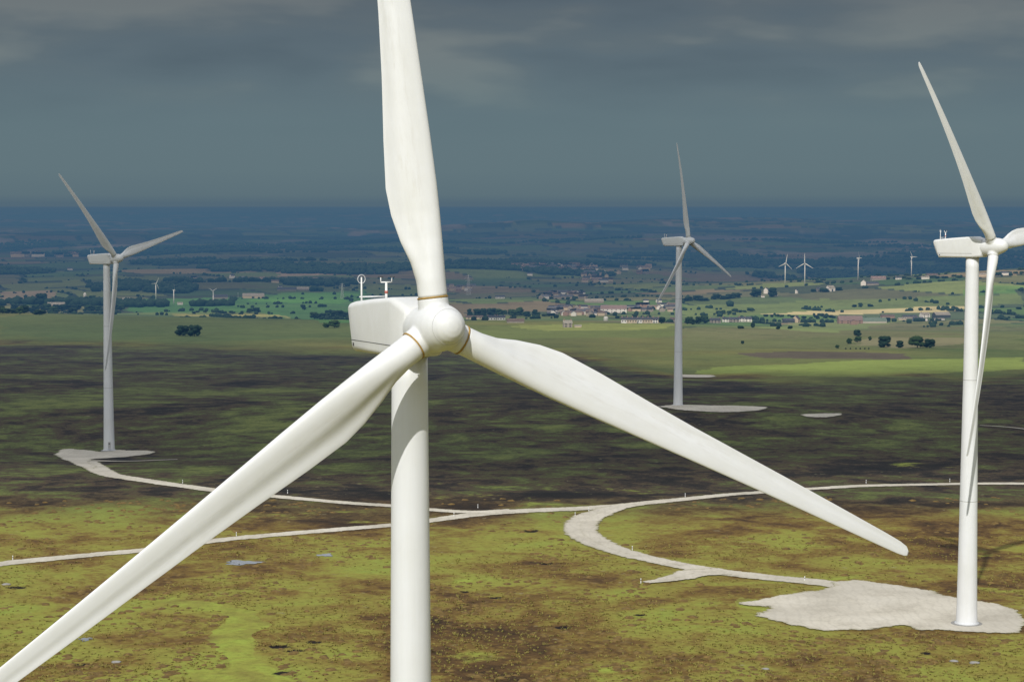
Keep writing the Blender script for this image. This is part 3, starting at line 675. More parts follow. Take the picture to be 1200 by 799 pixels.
# ------------------------------------------------------------------ trees
def ico(sub=1):
    bm = bmesh.new(); bmesh.ops.create_icosphere(bm, subdivisions=sub, radius=1); V = np.array([v.co[:] for v in bm.verts]); Fc = np.array([[v.index for v in f.verts] for f in bm.faces]); bm.free(); return V, Fc
IV, IF = ico(1); IV2, IF2 = ico(2)
def crown_mesh(seed, H=9., W=9.):
    """a ragged crown: dark lobes inside, many leaf-sized faces spread over and between them"""
    r = np.random.RandomState(seed); Vs = []; Fs = []; Sh = []; off = 0; lobes = []
    for q in range(26):
        a = r.rand() * 6.28; t = r.rand() ** .5; z = r.uniform(.16, .84); rad_ = .36 * W * t * math.sqrt(max(.08, 1 - ((z - .45) / .5) ** 2))
        lobes.append((np.array([rad_ * math.cos(a), rad_ * math.sin(a), z * H]), r.uniform(.13, .23) * W))
    for c_, s in lobes:
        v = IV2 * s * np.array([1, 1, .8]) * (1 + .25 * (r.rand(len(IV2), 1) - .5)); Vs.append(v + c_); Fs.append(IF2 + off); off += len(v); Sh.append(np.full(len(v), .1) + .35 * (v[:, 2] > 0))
    n = 2600; li = r.randint(0, len(lobes), n); d = r.randn(n, 3); d /= np.linalg.norm(d, axis=1)[:, None]
    cen = np.array([lobes[k][0] for k in li]) + d * (np.array([lobes[k][1] for k in li]) * r.uniform(.92, 1.28, n))[:, None] * (1, 1, .85)
    a = r.randn(n, 3); a /= np.linalg.norm(a, axis=1)[:, None]; b_ = np.cross(a, d + .6 * r.randn(n, 3)); b_ /= np.linalg.norm(b_, axis=1)[:, None] + 1e-6
    sz = r.uniform(.16, .36, n)[:, None] * W / 9
    v = np.stack([cen + a * sz, cen + b_ * sz, cen - a * sz * .9 - b_ * sz * .4], 1).reshape(-1, 3)
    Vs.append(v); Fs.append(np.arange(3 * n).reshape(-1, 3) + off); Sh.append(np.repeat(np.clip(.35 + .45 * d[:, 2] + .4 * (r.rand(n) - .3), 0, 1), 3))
    me = npmesh('crown', np.concatenate(Vs), np.concatenate(Fs)); fattr(me, 'shade', np.concatenate(Sh)); return me
def trunk_bm(H):
    bm = bmesh.new(); tube(bm, (0, 0, -.4), (.1, .05, H * .45), H * .035, H * .018, 8)
    for q in range(5):
        a = q * 1.256 + .4; tube(bm, (.06, .03, H * (.26 + .04 * q)), (math.cos(a) * H * .22, math.sin(a) * H * .22, H * (.52 + .05 * q)), H * .013, H * .005, 6)
    return bm
TREE = []
for s_, (mt, nm_) in enumerate((('leaf', 0), ('leaf_dark', 0), ('leaf', 1), ('leaf_dark', 1))):
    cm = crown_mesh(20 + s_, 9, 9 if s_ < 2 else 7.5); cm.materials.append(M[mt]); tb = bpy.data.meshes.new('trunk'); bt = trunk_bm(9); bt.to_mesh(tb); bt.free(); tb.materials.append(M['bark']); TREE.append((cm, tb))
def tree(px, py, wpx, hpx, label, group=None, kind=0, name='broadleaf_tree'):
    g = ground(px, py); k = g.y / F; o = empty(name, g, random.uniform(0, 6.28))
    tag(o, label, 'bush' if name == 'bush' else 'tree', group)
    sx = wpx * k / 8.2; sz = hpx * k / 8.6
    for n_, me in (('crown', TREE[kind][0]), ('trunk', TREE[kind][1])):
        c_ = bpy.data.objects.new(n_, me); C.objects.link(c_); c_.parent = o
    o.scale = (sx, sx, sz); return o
tree(1036, 407, 17, 14, 'rounded dark green tree, leftmost of the clump on the right hand grazing land', None, 1)
tree(1054, 407.5, 12, 9, 'small dark green tree in the middle of the clump on the right hand grazing land', None, 3)
tree(1075, 407.5, 19, 14, 'broadest dark green tree of the clump on the right hand grazing land', None, 0)
tree(1089, 407.5, 14, 11, 'lower green tree at the right edge of the clump on the grazing land', None, 1)
tree(1004.5, 394, 9, 8, 'small round tree above two bushes on the right hand slope', None, 1)
tree(1005, 401, 9, 7, 'low bush just below a small round tree on the slope', None, 0, 'bush')
tree(995, 403, 8, 7, 'low green bush left of the small round tree on the slope', None, 2, 'bush')
tree(1019.5, 399, 5, 5, 'tiny bush right of the small round tree on the slope', None, 2, 'bush')
tree(981, 408, 6, 4, 'tiny low bush at the left end of a dotted row on the grazing land', None, 2, 'bush')
tree(870, 403, 4.5, 4, 'lone tiny bush in the open green field right of the distant turbine', None, 1, 'bush')
tree(912, 386, 5, 5, 'tiny dark bush below the cream farmhouse, left of a twin', None, 1, 'bush')
tree(926, 385.5, 6, 4, 'tiny dark bush below the cream farmhouse, right of a twin', None, 1, 'bush')
tree(882, 384, 6, 6, 'tiny dark tree under the row of cottages', None, 1)
tree(868, 385, 10, 3.5, 'low wide bush under the row of cottages', None, 2, 'bush')
tree(214, 393.5, 16, 13, 'round dark tree, left one of a pair on the green slope', None, 1)
tree(228, 394, 16, 14, 'round dark tree, right one of a pair on the green slope', None, 1)
tree(392, 384, 14, 9, 'green tree left of the foreground nacelle, below a tree belt', None, 0)
tree(382, 384, 10, 6, 'smaller green tree beside the nacelle, below a tree belt', None, 2)
tree(356, 363, 5, 6, 'single small tree in the smooth green field', None, 1)
tree(48, 357, 16, 14, 'tall dark tree rising over the wood by the farm on the left', None, 1)
tree(776, 379, 9, 8, 'round dark tree in front of the long terrace row', None, 1)
tree(886, 348, 13, 10, 'dark tree left of the white hilltop house', None, 1)
tree(906, 348, 13, 12, 'dark tree right of the white hilltop house', None, 3)
for i_, x in enumerate((991, 996.5, 1003, 1008, 1013.5, 1018)): tree(x, 409.2, 2.6, 1.8, 'tiny clipped bush in an evenly spaced row across the grazing land', 'dotted row of tiny bushes on the grazing land', 3, 'bush')
# tree lines: each tree its own thing
def tree_line(pts, n, w, h, label, group, jy=1.0, kinds=(1, 3, 0)):
    xs = np.linspace(0, len(pts) - 1, n)
    for q in xs:
        i0 = min(int(q), len(pts) - 2); t = q - i0
        x = pts[i0][0] * (1 - t) + pts[i0 + 1][0] * t + random.uniform(-3, 3); y = pts[i0][1] * (1 - t) + pts[i0 + 1][1] * t + random.uniform(-jy, jy)
        tree(x, y, w * random.uniform(.7, 1.3), h * random.uniform(.7, 1.3), label, group, random.choice(kinds))
tree_line([(-10, 368), (40, 367), (90, 364)], 22, 12, 8, 'dark tree in the wood left of the white silo farm', 'trees of the wood left of the white silo farm', 3)
tree_line([(100, 366), (143, 364)], 6, 11, 7, 'dark tree in the short belt behind the left turbine tower', 'trees in the belt behind the left turbine tower')
tree_line([(86, 352), (115, 352)], 5, 8, 6, 'dark tree growing around the white silo', 'trees around the white silo')
tree_line([(368, 374), (418, 372)], 10, 10, 8, 'dark tree in the belt beside the foreground nacelle', 'trees in the belt beside the foreground nacelle')
tree_line([(290, 367), (302, 366)], 2, 8, 6, 'dark tree of a pair at the lower edge of the smooth green field', 'pair of trees at the edge of the green field')
tree_line([(225, 367), (285, 367)], 8, 6, 3, 'low hedge tree along the lower edge of the smooth green field', 'low hedge trees along the green field')
tree_line([(553, 372), (580, 370), (625, 372)], 14, 12, 9, 'dark tree behind the white terrace beside the foreground spinner', 'trees behind the white terrace')
tree_line([(804, 380), (828, 379)], 6, 10, 9, 'dark tree beside the left end of the cottages', 'trees beside the left end of the cottages')
tree_line([(840, 368), (880, 366)], 7, 8, 4, 'green tree behind the row of cottages', 'trees behind the row of cottages')
tree_line([(900, 371), (990, 374)], 16, 6, 3, 'low hedge tree between the cottages and the brick barns', 'hedge trees between cottages and barns')
tree_line([(955, 342), (985, 341)], 5, 10, 4, 'dark tree around the white hilltop farm', 'trees around the white hilltop farm')
tree_line([(985, 377), (1040, 376.5)], 8, 7, 3.5, 'green bush in front of the brick and green barns', 'bushes in front of the barns')
tree_line([(1000, 359), (1022, 358.5)], 5, 6, 3, 'small tree in the row on the upper right slope', 'small trees on the upper right slope')
tree_line([(800, 353), (860, 350)], 10, 12, 5, 'dark tree on the shoulder of the right hand hill', 'trees on the shoulder of the hill')
tree_line([(1050, 327), (1120, 325), (1210, 320)], 18, 8, 3.5, 'small dark tree on the skyline of the right hand hill', 'trees along the hill skyline')
tree_line([(1145, 372), (1210, 360)], 8, 8, 4, 'green tree in the hedge right of the sunlit tower', 'hedge trees right of the sunlit tower')
tree_line([(620, 371), (700, 368)], 14, 7, 4, 'dark tree among the village houses', 'trees among the village houses')

# hedgerows and woods beyond: masses nobody could count
def lumps(name, X, Y, size, seed, mat):
    r = np.random.RandomState(seed); n = len(X); Z = hgt(X, Y); k = len(IV)
    sc = size[:, None, None] * np.array([1, 1, .85]) * (1 + .5 * (r.rand(n, k, 1) - .5))
    Vv = IV[None] * sc + np.stack([X, Y, Z + size * .55], -1)[:, None]
    Ff = IF[None] + (np.arange(n) * k)[:, None, None]
    me = npmesh(name, Vv.reshape(-1, 3), Ff.reshape(-1, 3)); sh = (.25 + .5 * (IV[None, :, 2] > 0) * r.rand(n, k) + .2 * r.rand(n, 1)); fattr(me, 'shade', sh.ravel())
    o = obj(name, me, mat); tag(o, kind='stuff'); return o
r = np.random.RandomState(77)
n = 60000; Yw = np.exp(r.uniform(math.log(3500), math.log(10500), n)); Xw = (r.rand(n) - .5) * .66 * Yw
wn = .5 * fbm(Xw / 900, Yw / 700, 5, 95) + .8 * fbm(Xw / 330, Yw / 420, 4, 195); hl = np.exp(-((Xw - 1500) / 1100) ** 2 - ((Yw - 4000) / 1000) ** 2)
keep = (wn > .14 + .35 * (1 - sstep(4000, 5400, Yw)) * (Xw < 900)) & (hl < .28)
lumps('woodland', Xw[keep], Yw[keep], r.uniform(5, 10, keep.sum()), 5, M['leaf_dark'])
# hedges along the field grid
n = 90000; Yw = np.exp(r.uniform(math.log(2300), math.log(8000), n)); Xw = (r.rand(n) - .5) * .66 * Yw
uu = (Xw * .94 + Yw * .34) + 60 * fbm(Xw / 500, Yw / 500, 3, 81); vv = (-Xw * .34 + Yw * .94) + 70 * fbm(Xw / 500, Yw / 500, 3, 83)
szz = np.where(Yw > 5200, 1.6, 1.0); cvv = np.floor(vv / (260 * szz)); cuu = np.floor((uu + cvv * 137) / (210 * szz)); h22 = PERM[(cuu.astype(int) * 3 + 91) & 255, (cvv.astype(int) * 5 + 17) & 255]
fuu = (uu + cvv * 137) / (210 * szz) - cuu; fvv = vv / (260 * szz) - cvv
ed = np.minimum(np.minimum(fuu, 1 - fuu) * 210 * szz, np.minimum(fvv, 1 - fvv) * 260 * szz)
keep = (ed < 6) & (h22 > .45) & (Yw > 2600) & (fbm(Xw / 60, Yw / 60, 2, 44) > -.1)
lumps('hedgerow_trees', Xw[keep], Yw[keep], r.uniform(1.5, 4.6, keep.sum()), 6, M['leaf_dark'])

# ------------------------------------------------------------------ buildings
def house_mesh(w, d, h, rh, hip=0.0):
    bm = bmesh.new(); box(bm, -w / 2, w / 2, -d / 2, d / 2, -3, h)
    g = .02
    for s in (-1, 1):
        x = s * (w / 2 - g) if not hip else None
        if x is None: continue
        vs = [bm.verts.new((x, -d / 2 + .05, h - .01)), bm.verts.new((x, d / 2 - .05, h - .01)), bm.verts.new((x, 0, h + rh - .12))]; bm.faces.new(vs)
    return bm
def roof_bm(w, d, h, rh, ov=.4, hip=0):
    bm = bmesh.new(); e = w / 2 + ov; y = d / 2 + ov; drop = rh * ov / (d / 2)
    for dz in (0,):
        a = [bm.verts.new(c_) for c_ in ((-e, -y, h - drop), (e, -y, h - drop), (e - hip, 0, h + rh), (-e + hip, 0, h + rh), (-e, y, h - drop), (e, y, h - drop))]
        bm.faces.new([a[0], a[1], a[2], a[3]]); bm.faces.new([a[3], a[2], a[5], a[4]])
        if hip: bm.faces.new([a[1], a[5], a[2]]); bm.faces.new([a[0], a[3], a[4]])
    bmesh.ops.solidify(bm, geom=bm.faces[:], thickness=.18)
    return bm
def building(name, px, py, wpx, hpx, label, cat, wall='stone', roof='slate', rz=None, deep=.7, wins=0, chim=0, rhf=.4, group=None, door=False, bands=0):
    g = ground(px, py); k = g.y / F; w = wpx * k; tot = hpx * k; rh = tot * rhf; h = tot - rh; d = min(w * deep, 16)
    if rh > d * .45: rh = d * .45; h = tot - rh
    o = empty(name, g, rz if rz is not None else math.atan2(-g.x, g.y) * -1 * 0 + random.uniform(-.25, .25)); tag(o, label, cat, group)
    obj('wall', house_mesh(w, d, h, rh), M[wall], o); rf = obj('roof', roof_bm(w, d, h, rh), M[roof], o)
    for c_ in range(chim):
        bm = bmesh.new(); x = -w / 2 + .8 + c_ * (w - 1.6) / max(1, chim - 1); box(bm, x - .5, x + .5, -.45, .45, h + rh - .8, h + rh + 1.1); obj('chimney', bm, M['brick'], rf)
    if wins:
        rows = 2 if h > 4.2 else 1
        for rr_ in range(rows):
            for q in range(wins):
                x = -w / 2 + w * (q + .5) / wins; z = h * ((rr_ + .5) / rows) - .55; ww = min(.8, w / wins * .3)
                bm = bmesh.new(); box(bm, x - ww, x + ww, -d / 2 - .04, -d / 2 + .1, z, z + 1.25); obj('window', bm, M['glass'], o)
    if door:
        bm = bmesh.new(); dw = min(w * .12, 2.6); box(bm, -dw, dw, -d / 2 - .05, -d / 2 + .1, 0, h * .75); obj('door', bm, M['dark_shed'], o)
    return o
B = building
B('farmhouse', 818, 351.5, 9, 5, 'low white farmhouse with slate roof at the left foot of the hill', 'house', 'render_white', 'slate', None, .6, 3, 2)
B('farmhouse', 898, 344, 6, 7, 'tall pale farmhouse between two dark hilltop trees', 'house', 'render_white', 'slate', 1.2, .8, 2, 1)
B('shed', 894, 348.5, 4, 2.5, 'tiny white shed below the tall pale farmhouse, left one', 'shed', 'render_white', 'pale_sheet')
B('shed', 907, 347.5, 8, 2, 'low white shed right of the tall pale farmhouse', 'shed', 'render_white', 'pale_sheet')
B('farm_tower', 933.5, 344, 3, 5, 'narrow white gable building standing alone on the hilltop', 'barn', 'render_white', 'slate', .9)
B('barn', 965, 341, 16, 4.5, 'long low slate roofed barn left of the white hilltop barn', 'barn', 'stone', 'slate', .1, .5, 0, 0, .5)
B('barn', 973, 341.5, 9, 7, 'bright white hilltop barn with a gable facing the moor', 'barn', 'render_white', 'pale_sheet', .6, .8, 0, 0, .45, None, True)
B('barn', 1012, 334.5, 6, 6.5, 'small bright white gable barn left of a grey shed on the hill', 'barn', 'render_white', 'pale_sheet', 1.3, 1, 0, 0, .4)
B('shed', 1022, 334, 14, 4, 'grey slate shed joined to the small bright white gable barn', 'shed', 'stone', 'slate', .1, .6, 0, 0, .5)
B('barn', 1029, 328.5, 17, 5, 'wide pinkish roofed barn on the hilltop behind the grey shed', 'barn', 'stone', 'pink_sheet', .05, .6, 0, 0, .5)
B('farmhouse', 1053, 327.5, 7, 3.5, 'tiny white walled farmhouse on the hill skyline', 'house', 'render_white', 'slate', None, .6, 2, 1)
B('barn', 1084, 327, 9, 3.5, 'white low barn left of the sunlit tower on the skyline', 'barn', 'render_white', 'pale_sheet', 0)
B('barn', 1092, 325, 13, 4.5, 'brown roofed barn behind the white low skyline barn', 'barn', 'stone', 'tile', 0)
B('barn', 1150, 324, 12, 4, 'pale barn between the sunlit tower and its hanging blade', 'barn', 'render_cream', 'pale_sheet', 0)
B('barn', 1178, 322, 14, 4, 'white barn on the skyline right of the hanging blade', 'barn', 'render_white', 'slate', 0)
B('cottage', 838, 378.5, 12, 6, 'stone cottage at the left end of the cottage row', 'house', 'stone', 'slate', .05, .7, 3, 2)
B('cottage', 850, 377.5, 7, 6, 'white fronted cottage second in the cottage row', 'house', 'render_white', 'slate', .05, .7, 2, 1)
B('cottage', 860, 377.5, 12, 6, 'grey stone cottage in the middle of the cottage row', 'house', 'stone', 'slate', .05, .7, 3, 2)
B('cottage', 869, 377, 6, 6, 'narrow white cottage right of the grey middle cottage', 'house', 'render_white', 'slate', .05, .7, 2, 1)
B('cottage', 876.5, 377, 8, 6, 'white cottage at the right end of the cottage row', 'house', 'render_white', 'slate', .05, .7, 2, 1)
B('barn', 924, 378, 13, 5, 'dark barn joined to the cream farmhouse', 'barn', 'dark_shed', 'slate', .1)
B('farmhouse', 933, 378, 8, 8, 'tall cream farmhouse with a sunlit gable', 'house', 'render_cream', 'slate', 1.1, .9, 2, 2)
B('shed', 918, 377.5, 3, 4, 'tiny white shed left of the dark barn', 'shed', 'render_white', 'slate', .1)
B('barn', 996, 379, 28, 9, 'long barn with a wide brown roof', 'barn', 'brick', 'pink_sheet', .02, .6, 4, 0, .55)
B('barn', 1000.5, 380.5, 8, 6, 'small red brick gable barn in front of the brown roof', 'barn', 'brick', 'tile', 1.5, 1, 0, 0, .3, None, True)
B('barn', 1023, 378.5, 30, 6.5, 'wide low barn with a pale green sheet roof', 'barn', 'pale_sheet', 'green_sheet', .02, .5, 0, 0, .6)
B('barn', 1040, 372.5, 15, 4, 'maroon roofed barn behind the green roofed barn', 'barn', 'brick', 'tile', .02)
B('shed', 1057, 375, 9, 3, 'low cream shed right of the green roofed barn', 'shed', 'render_cream', 'pale_sheet', .02)
B('barn', 1066, 373, 16, 4, 'low grey barn left of the white gable farmhouse', 'barn', 'stone', 'slate', .02)
B('barn', 1076, 376, 11, 4.5, 'blue sided barn in the right hand farm', 'barn', 'blue_sheet', 'slate', .02)
B('farmhouse', 1083.5, 372, 10, 6, 'white farmhouse with pale roof in the right hand farm', 'house', 'render_white', 'pale_sheet', .3, .8, 2, 1)
B('shed', 1085.5, 376, 4, 3.5, 'little white shed in front of the white farmhouse', 'shed', 'render_white', 'pale_sheet', 1.4)
B('barn', 1103, 372.5, 18, 7, 'dark barn with a pale green roof at the right end of the farm', 'barn', 'dark_shed', 'pale_sheet', .2, .7, 0, 0, .45)
B('shed', 1100, 375, 12, 2.2, 'long low white shed below the pale roofed dark barn', 'shed', 'render_white', 'pale_sheet', .1)
B('cottage', 556, 374, 20, 4.5, 'low pinkish building partly behind the foreground spinner', 'house', 'render_cream', 'tile', .03, .6, 3, 1)
B('terraced_house', 576, 375, 10, 5.5, 'white terrace beside the foreground spinner, left half', 'house', 'render_white', 'slate', .03, .7, 3, 2)
B('terraced_house', 587, 375, 10, 5.5, 'white terrace beside the foreground spinner, right half', 'house', 'render_white', 'slate', .03, .7, 3, 2)
B('barn', 604, 378, 20, 5, 'grey brown barn above the foreground blade', 'barn', 'stone', 'tile', .03, .7, 0, 0, .6)
B('farmhouse', 665, 383.5, 10, 8.5, 'tall stone farmhouse with grey roof alone below the village', 'house', 'stone', 'pale_sheet', .15, .8, 2, 2)
B('shed', 677, 383.5, 8, 3, 'low tan shed right of the tall stone farmhouse', 'shed', 'render_cream', 'pale_sheet', .1)
B('factory', 719, 366.5, 30, 9, 'long factory with a pinkish roof and white lower walls', 'factory', 'render_white', 'pink_sheet', .03, .5, 6, 0, .45)
B('factory', 692, 367, 6, 5, 'small white block left of the long factory', 'factory', 'render_white', 'pale_sheet', .03)
B('warehouse', 696, 354.5, 22, 4.5, 'warehouse with a shallow pale roof above the long factory', 'warehouse', 'stone', 'pale_sheet', .03, .6, 0, 0, .6)
B('house', 586, 350, 11, 4, 'white house above the terrace, right of the foreground blade root', 'house', 'render_white', 'slate', .03, .6, 3)
B('house', 621, 323, 6, 4, 'isolated white house below the hilltop town', 'house', 'render_white', 'slate', .03)
for q in range(8):
    B('terraced_house', 731 + q * 6.1, 378.5, 5.9, 7, ['slate roofed terraced house at the left end of the long terrace row', 'slate roofed terraced house inside the long terrace row', 'slate roofed terraced house at the right end of the long terrace row'][0 if q == 0 else 2 if q == 7 else 1], 'house', 'render_cream' if q % 3 else 'render_white', 'slate', .03, 1.0, 2, 1, .45, 'houses of the long terrace row' if 0 < q < 7 else None)
B('house', 790, 378, 9, 6, 'stone house between the long terrace row and the distant turbine tower', 'house', 'stone', 'tile', .03, .7, 2, 1)
B('house', 757, 354, 6, 3.5, 'small white house above the terrace, left of its twin', 'house', 'render_white', 'slate', .03)
B('house', 772, 354.5, 6, 4.5, 'small white house above the terrace, next to the distant tower', 'house', 'render_white', 'slate', .4)
B('barn', 297, 349.5, 25, 6, 'wide tan roofed barn in the smooth green field', 'barn', 'render_cream', 'pale_sheet', .05, .6, 0, 0, .5, None, True)
B('barn', 258, 350, 17, 5, 'grey barn behind the small right hand turbine in the field', 'barn', 'stone', 'slate', .3, .6, 0, 0, .55)
B('barn', 336, 340.5, 22, 4, 'long slate roofed farm building at the top of the green field', 'barn', 'stone', 'slate', .05, .5, 0, 0, .6)
B('barn', 355, 340, 14, 4, 'pale grey barn right of the long slate farm building', 'barn', 'stone', 'pale_sheet', .05, .5, 0, 0, .6)
B('farmhouse', 328.5, 338.5, 4, 4, 'small white house at the top of the green field', 'house', 'render_white', 'slate', .5)
B('farmhouse', 272, 326, 5, 5, 'white farmhouse left of the tan far field', 'house', 'render_white', 'slate', .6, .8, 2, 1)
B('farmhouse', 375, 328.5, 6, 4, 'white farmhouse under the tan far field', 'house', 'render_white', 'slate', .3)
B('farmhouse', 82, 316.5, 6, 3, 'lone far white farmhouse left of the shaded turbine', 'house', 'render_white', 'slate', .3)
B('shed', 211, 357, 6, 3, 'tiny white shed beside the middle small turbine', 'shed', 'render_white', 'pale_sheet', .3)
B('shed', 148, 351, 8, 2.4, 'low white shed right of the shaded turbine tower', 'shed', 'render_white', 'pale_sheet', .1)
B('barn', 66, 359, 20, 5, 'grey roofed barn by the white silo, left one', 'barn', 'stone', 'pale_sheet', .05, .5, 0, 0, .6)
B('barn', 82, 357, 16, 5, 'grey roofed barn right beside the white silo', 'barn', 'stone', 'slate', .05, .5, 0, 0, .6)
# white silos
for px, py, hp, lab in ((95, 355, 6, 'stubby white silo beside the grey barns'), (99.5, 351, 8, 'taller white silo behind the stubby one')):
    g = ground(px, py); k = g.y / F; bm = bmesh.new(); r0 = 1.6 * k; hh_ = hp * k
    lathe(bm, [(r0, -2), (r0, hh_ * .8), (r0 * .85, hh_ * .9), (r0 * .4, hh_)], 20); o = obj('silo', bm, M['render_white'], None, True)
    o.location = g; tag(o, lab, 'silo')
g = ground(710, 376); bm = bmesh.new(); lathe(bm, [(3, -2), (3, 4), (2.4, 5.4), (1, 6)], 20); o = obj('water_tank', bm, M['render_white'], None, True); o.location = g; tag(o, 'tiny white tank left of the long terrace row', 'tank')
# village and hilltop town: shared house kinds, each its own thing
KIND = {}
for nm_, w_, r_ in (('stone', 'stone', 'slate'), ('brick', 'brick', 'tile'), ('white', 'render_white', 'slate'), ('cream', 'render_cream', 'tile')):
    a = bpy.data.meshes.new('wall'); b0 = house_mesh(11, 8, 5, 2.8); b0.to_mesh(a); b0.free(); a.materials.append(M[w_])
    c_ = bpy.data.meshes.new('roof'); b1 = roof_bm(11, 8, 5, 2.8); b1.to_mesh(c_); b1.free(); c_.materials.append(M[r_]); KIND[nm_] = (a, c_)
def village(x0, y0, x1, y1, n, place, grp, slope=0, sc=1.0, rows=3):
    for q in range(n):
        t = random.random(); px = x0 + (x1 - x0) * t; py = y0 + (y1 - y0) * (int(random.random() * rows) + .5) / rows + slope * (px - x0) + random.uniform(-.7, .7)
        g = ground(px, py); kd = random.choice(('stone', 'stone', 'stone', 'brick', 'cream', 'cream', 'white', 'white'))
        o = empty('village_house', g, random.choice((0, .1, .15, 1.5)) + random.uniform(-.1, .1)); s = sc * random.uniform(.8, 1.2); o.scale = (s * random.choice((1, 1, 1.8)), s, s)
        tag(o, {'stone': 'grey stone house', 'brick': 'red brick house', 'white': 'white rendered house', 'cream': 'cream rendered house'}[kd] + ' ' + place, 'house', {'stone': 'grey ', 'brick': 'red brick ', 'white': 'white ', 'cream': 'cream '}[kd] + grp)
        for n_, me in zip(('wall', 'roof'), KIND[kd]):
            p = bpy.data.objects.new(n_, me); C.objects.link(p); p.parent = o
village(645, 361, 712, 371, 64, 'in the village above the foreground blade', 'houses in the village above the blade', 0, .9)
village(632, 344, 684, 351, 40, 'in the hamlet above the village', 'houses in the hamlet above the village', 0, 1.0)
village(604, 312, 700, 318, 60, 'in the far town on the ridge', 'houses in the far ridge town', 0, 1.5)
village(684, 318, 716, 332, 34, 'on the slope below the far ridge town', 'houses below the ridge town', 0, 1.3, 5)
village(738, 358, 792, 366, 26, 'in the hamlet left of the distant turbine tower', 'houses left of the distant tower', 0, .9)
village(520, 336, 552, 342, 14, 'behind the foreground blade root', 'houses behind the blade root', 0, 1.1)
village(200, 326, 380, 333, 12, 'scattered beyond the green field', 'houses beyond the green field', 0, 1.0)
village(20, 296, 90, 302, 16, 'far off in the blue valley at the left', 'houses in the blue valley at the left', 0, 2.2)
village(725, 312, 760, 322, 10, 'far off left of the distant turbine', 'houses far left of the distant turbine', 0, 1.5)

# ------------------------------------------------------------------ small farm turbines
def small_turbine(px, py, hpx, yaw, az, label, rotor=True, rpx=None, fat=1.0):
    g = ground(px, py); k = g.y / F; H = hpx * k; o = empty('small_wind_turbine', g, R_(yaw)); tag(o, label, 'wind turbine', 'small white wind turbines far off on the farmland')
    bm = bmesh.new(); tube(bm, (0, 0, -1), (0, 0, H), H * .028 * fat, H * .018 * fat, 14); obj('tower', bm, M['tower'], o, True)
    bm = bmesh.new(); box(bm, -H * .02, H * .02, -H * .05, H * .07, H * .99, H * 1.04); obj('nacelle', bm, M['nacelle'], o)
    bm = bmesh.new(); tube(bm, (0, -H * .09, H * 1.015), (0, -H * .05, H * 1.015), H * .008, H * .022, 12); obj('hub', bm, M['nacelle'], o, True)
    Rr = (rpx or hpx * .42) * k
    for q in range(3 if rotor else 2):
        t = R_(az + q * 120); d = Vector((math.sin(t), 0, math.cos(t))); mv = Vector((math.cos(t), 0, -math.sin(t))); c0 = Vector((0, -H * .065, H * 1.015)); bm = bmesh.new(); sec = []
        for rr_, ch, th in ((.03, .045, .04), (.2, .10, .025), (.5, .07, .016), (.85, .04, .01), (1, .012, .005)):
            cc = c0 + d * Rr * rr_; sec.append([bm.verts.new(cc + mv * ch * Rr * s1 + Vector((0, 1, 0)) * th * Rr * s2) for s1, s2 in ((.5, 0), (.1, .6), (-.7, 0), (.1, -.6))])
        for a, b_ in zip(sec, sec[1:]):
            for e in range(4): bm.faces.new([a[e], a[(e + 1) % 4], b_[(e + 1) % 4], b_[e]])
        obj('blade', bm, M['blade'], o, True)
    return o
small_turbine(920, 333, 24, 25, 10, 'small white turbine on the hill, leftmost of the four on the right', True, 11)
small_turbine(943, 334, 25, -20, 0, 'small white turbine on the hill, close right of the leftmost one', True, 12)
small_turbine(1005.5, 328, 25, 62, -30, 'small white turbine on the hill above the pinkish barn', True, 9)
small_turbine(1068, 323.5, 22, 35, 90, 'small white turbine nearest the sunlit tower on the skyline', True, 8)
small_turbine(182.7, 350.5, 18, 50, 30, 'small white turbine in the fields, nearest the shaded turbine tower', True, 8, 1.5)
small_turbine(203.7, 356, 16, 86, 100, 'small white turbine in the fields seen edge on, middle of three', True, 7, 1.5)
small_turbine(250, 358, 17, -12, 60, 'small white turbine in the fields with its rotor facing the moor', True, 6, 1.5)
# pylons
for px, py, hp, lab in ((549, 346, 24, 'faint grey lattice pylon right of the foreground blade root'), (401, 350, 18, 'faint grey lattice pylon left of the foreground nacelle masts')):
    g = ground(px, py); k = g.y / F; H = min(hp * k, 55); o = empty('electricity_pylon', g, .5); tag(o, lab, 'pylon'); bm = bmesh.new(); w = H * .09
    for sx in (-1, 1):
        for sy in (-1, 1): tube(bm, (sx * w, sy * w, 0), (sx * w * .18, sy * w * .18, H), .22, .16, 5)
    for q in range(9):
        z0, z1 = H * q / 9, H * (q + 1) / 9; w0, w1 = w * (1 - .82 * q / 9), w * (1 - .82 * (q + 1) / 9)
        for s in (-1, 1): tube(bm, (-w0, s * w0, z0), (w1, s * w1, z1), .1, None, 4); tube(bm, (w0, s * w0, z0), (-w1, s * w1, z1), .1, None, 4); tube(bm, (s * w0, -w0, z0), (s * w1, w1, z1), .1, None, 4)
    obj('lattice_tower', bm, M['steel'], o)
    for z, L_ in ((.72, .17), (.83, .21), (.94, .14)):
        bm = bmesh.new(); tube(bm, (-H * L_, 0, H * z), (0, 0, H * (z + .03)), .12, .2, 5); tube(bm, (0, 0, H * (z + .03)), (H * L_, 0, H * z), .2, .12, 5); tube(bm, (-H * L_, 0, H * z), (H * L_, 0, H * z), .12, None, 5)
        for s in (-1, 1): tube(bm, (s * H * L_, 0, H * z), (s * H * L_, 0, H * z - 1.8), .12, None, 5)
        obj('cross_arm', bm, M['steel'], o)
g = ground(279, 350); bm = bmesh.new(); tube(bm, (0, 0, -1), (0, 0, 11), .25, .15, 8); o = empty('lamp_pole', g); tag(o, 'slim pale pole left of the wide tan roofed barn', 'pole'); obj('pole', bm, M['steel'], o)
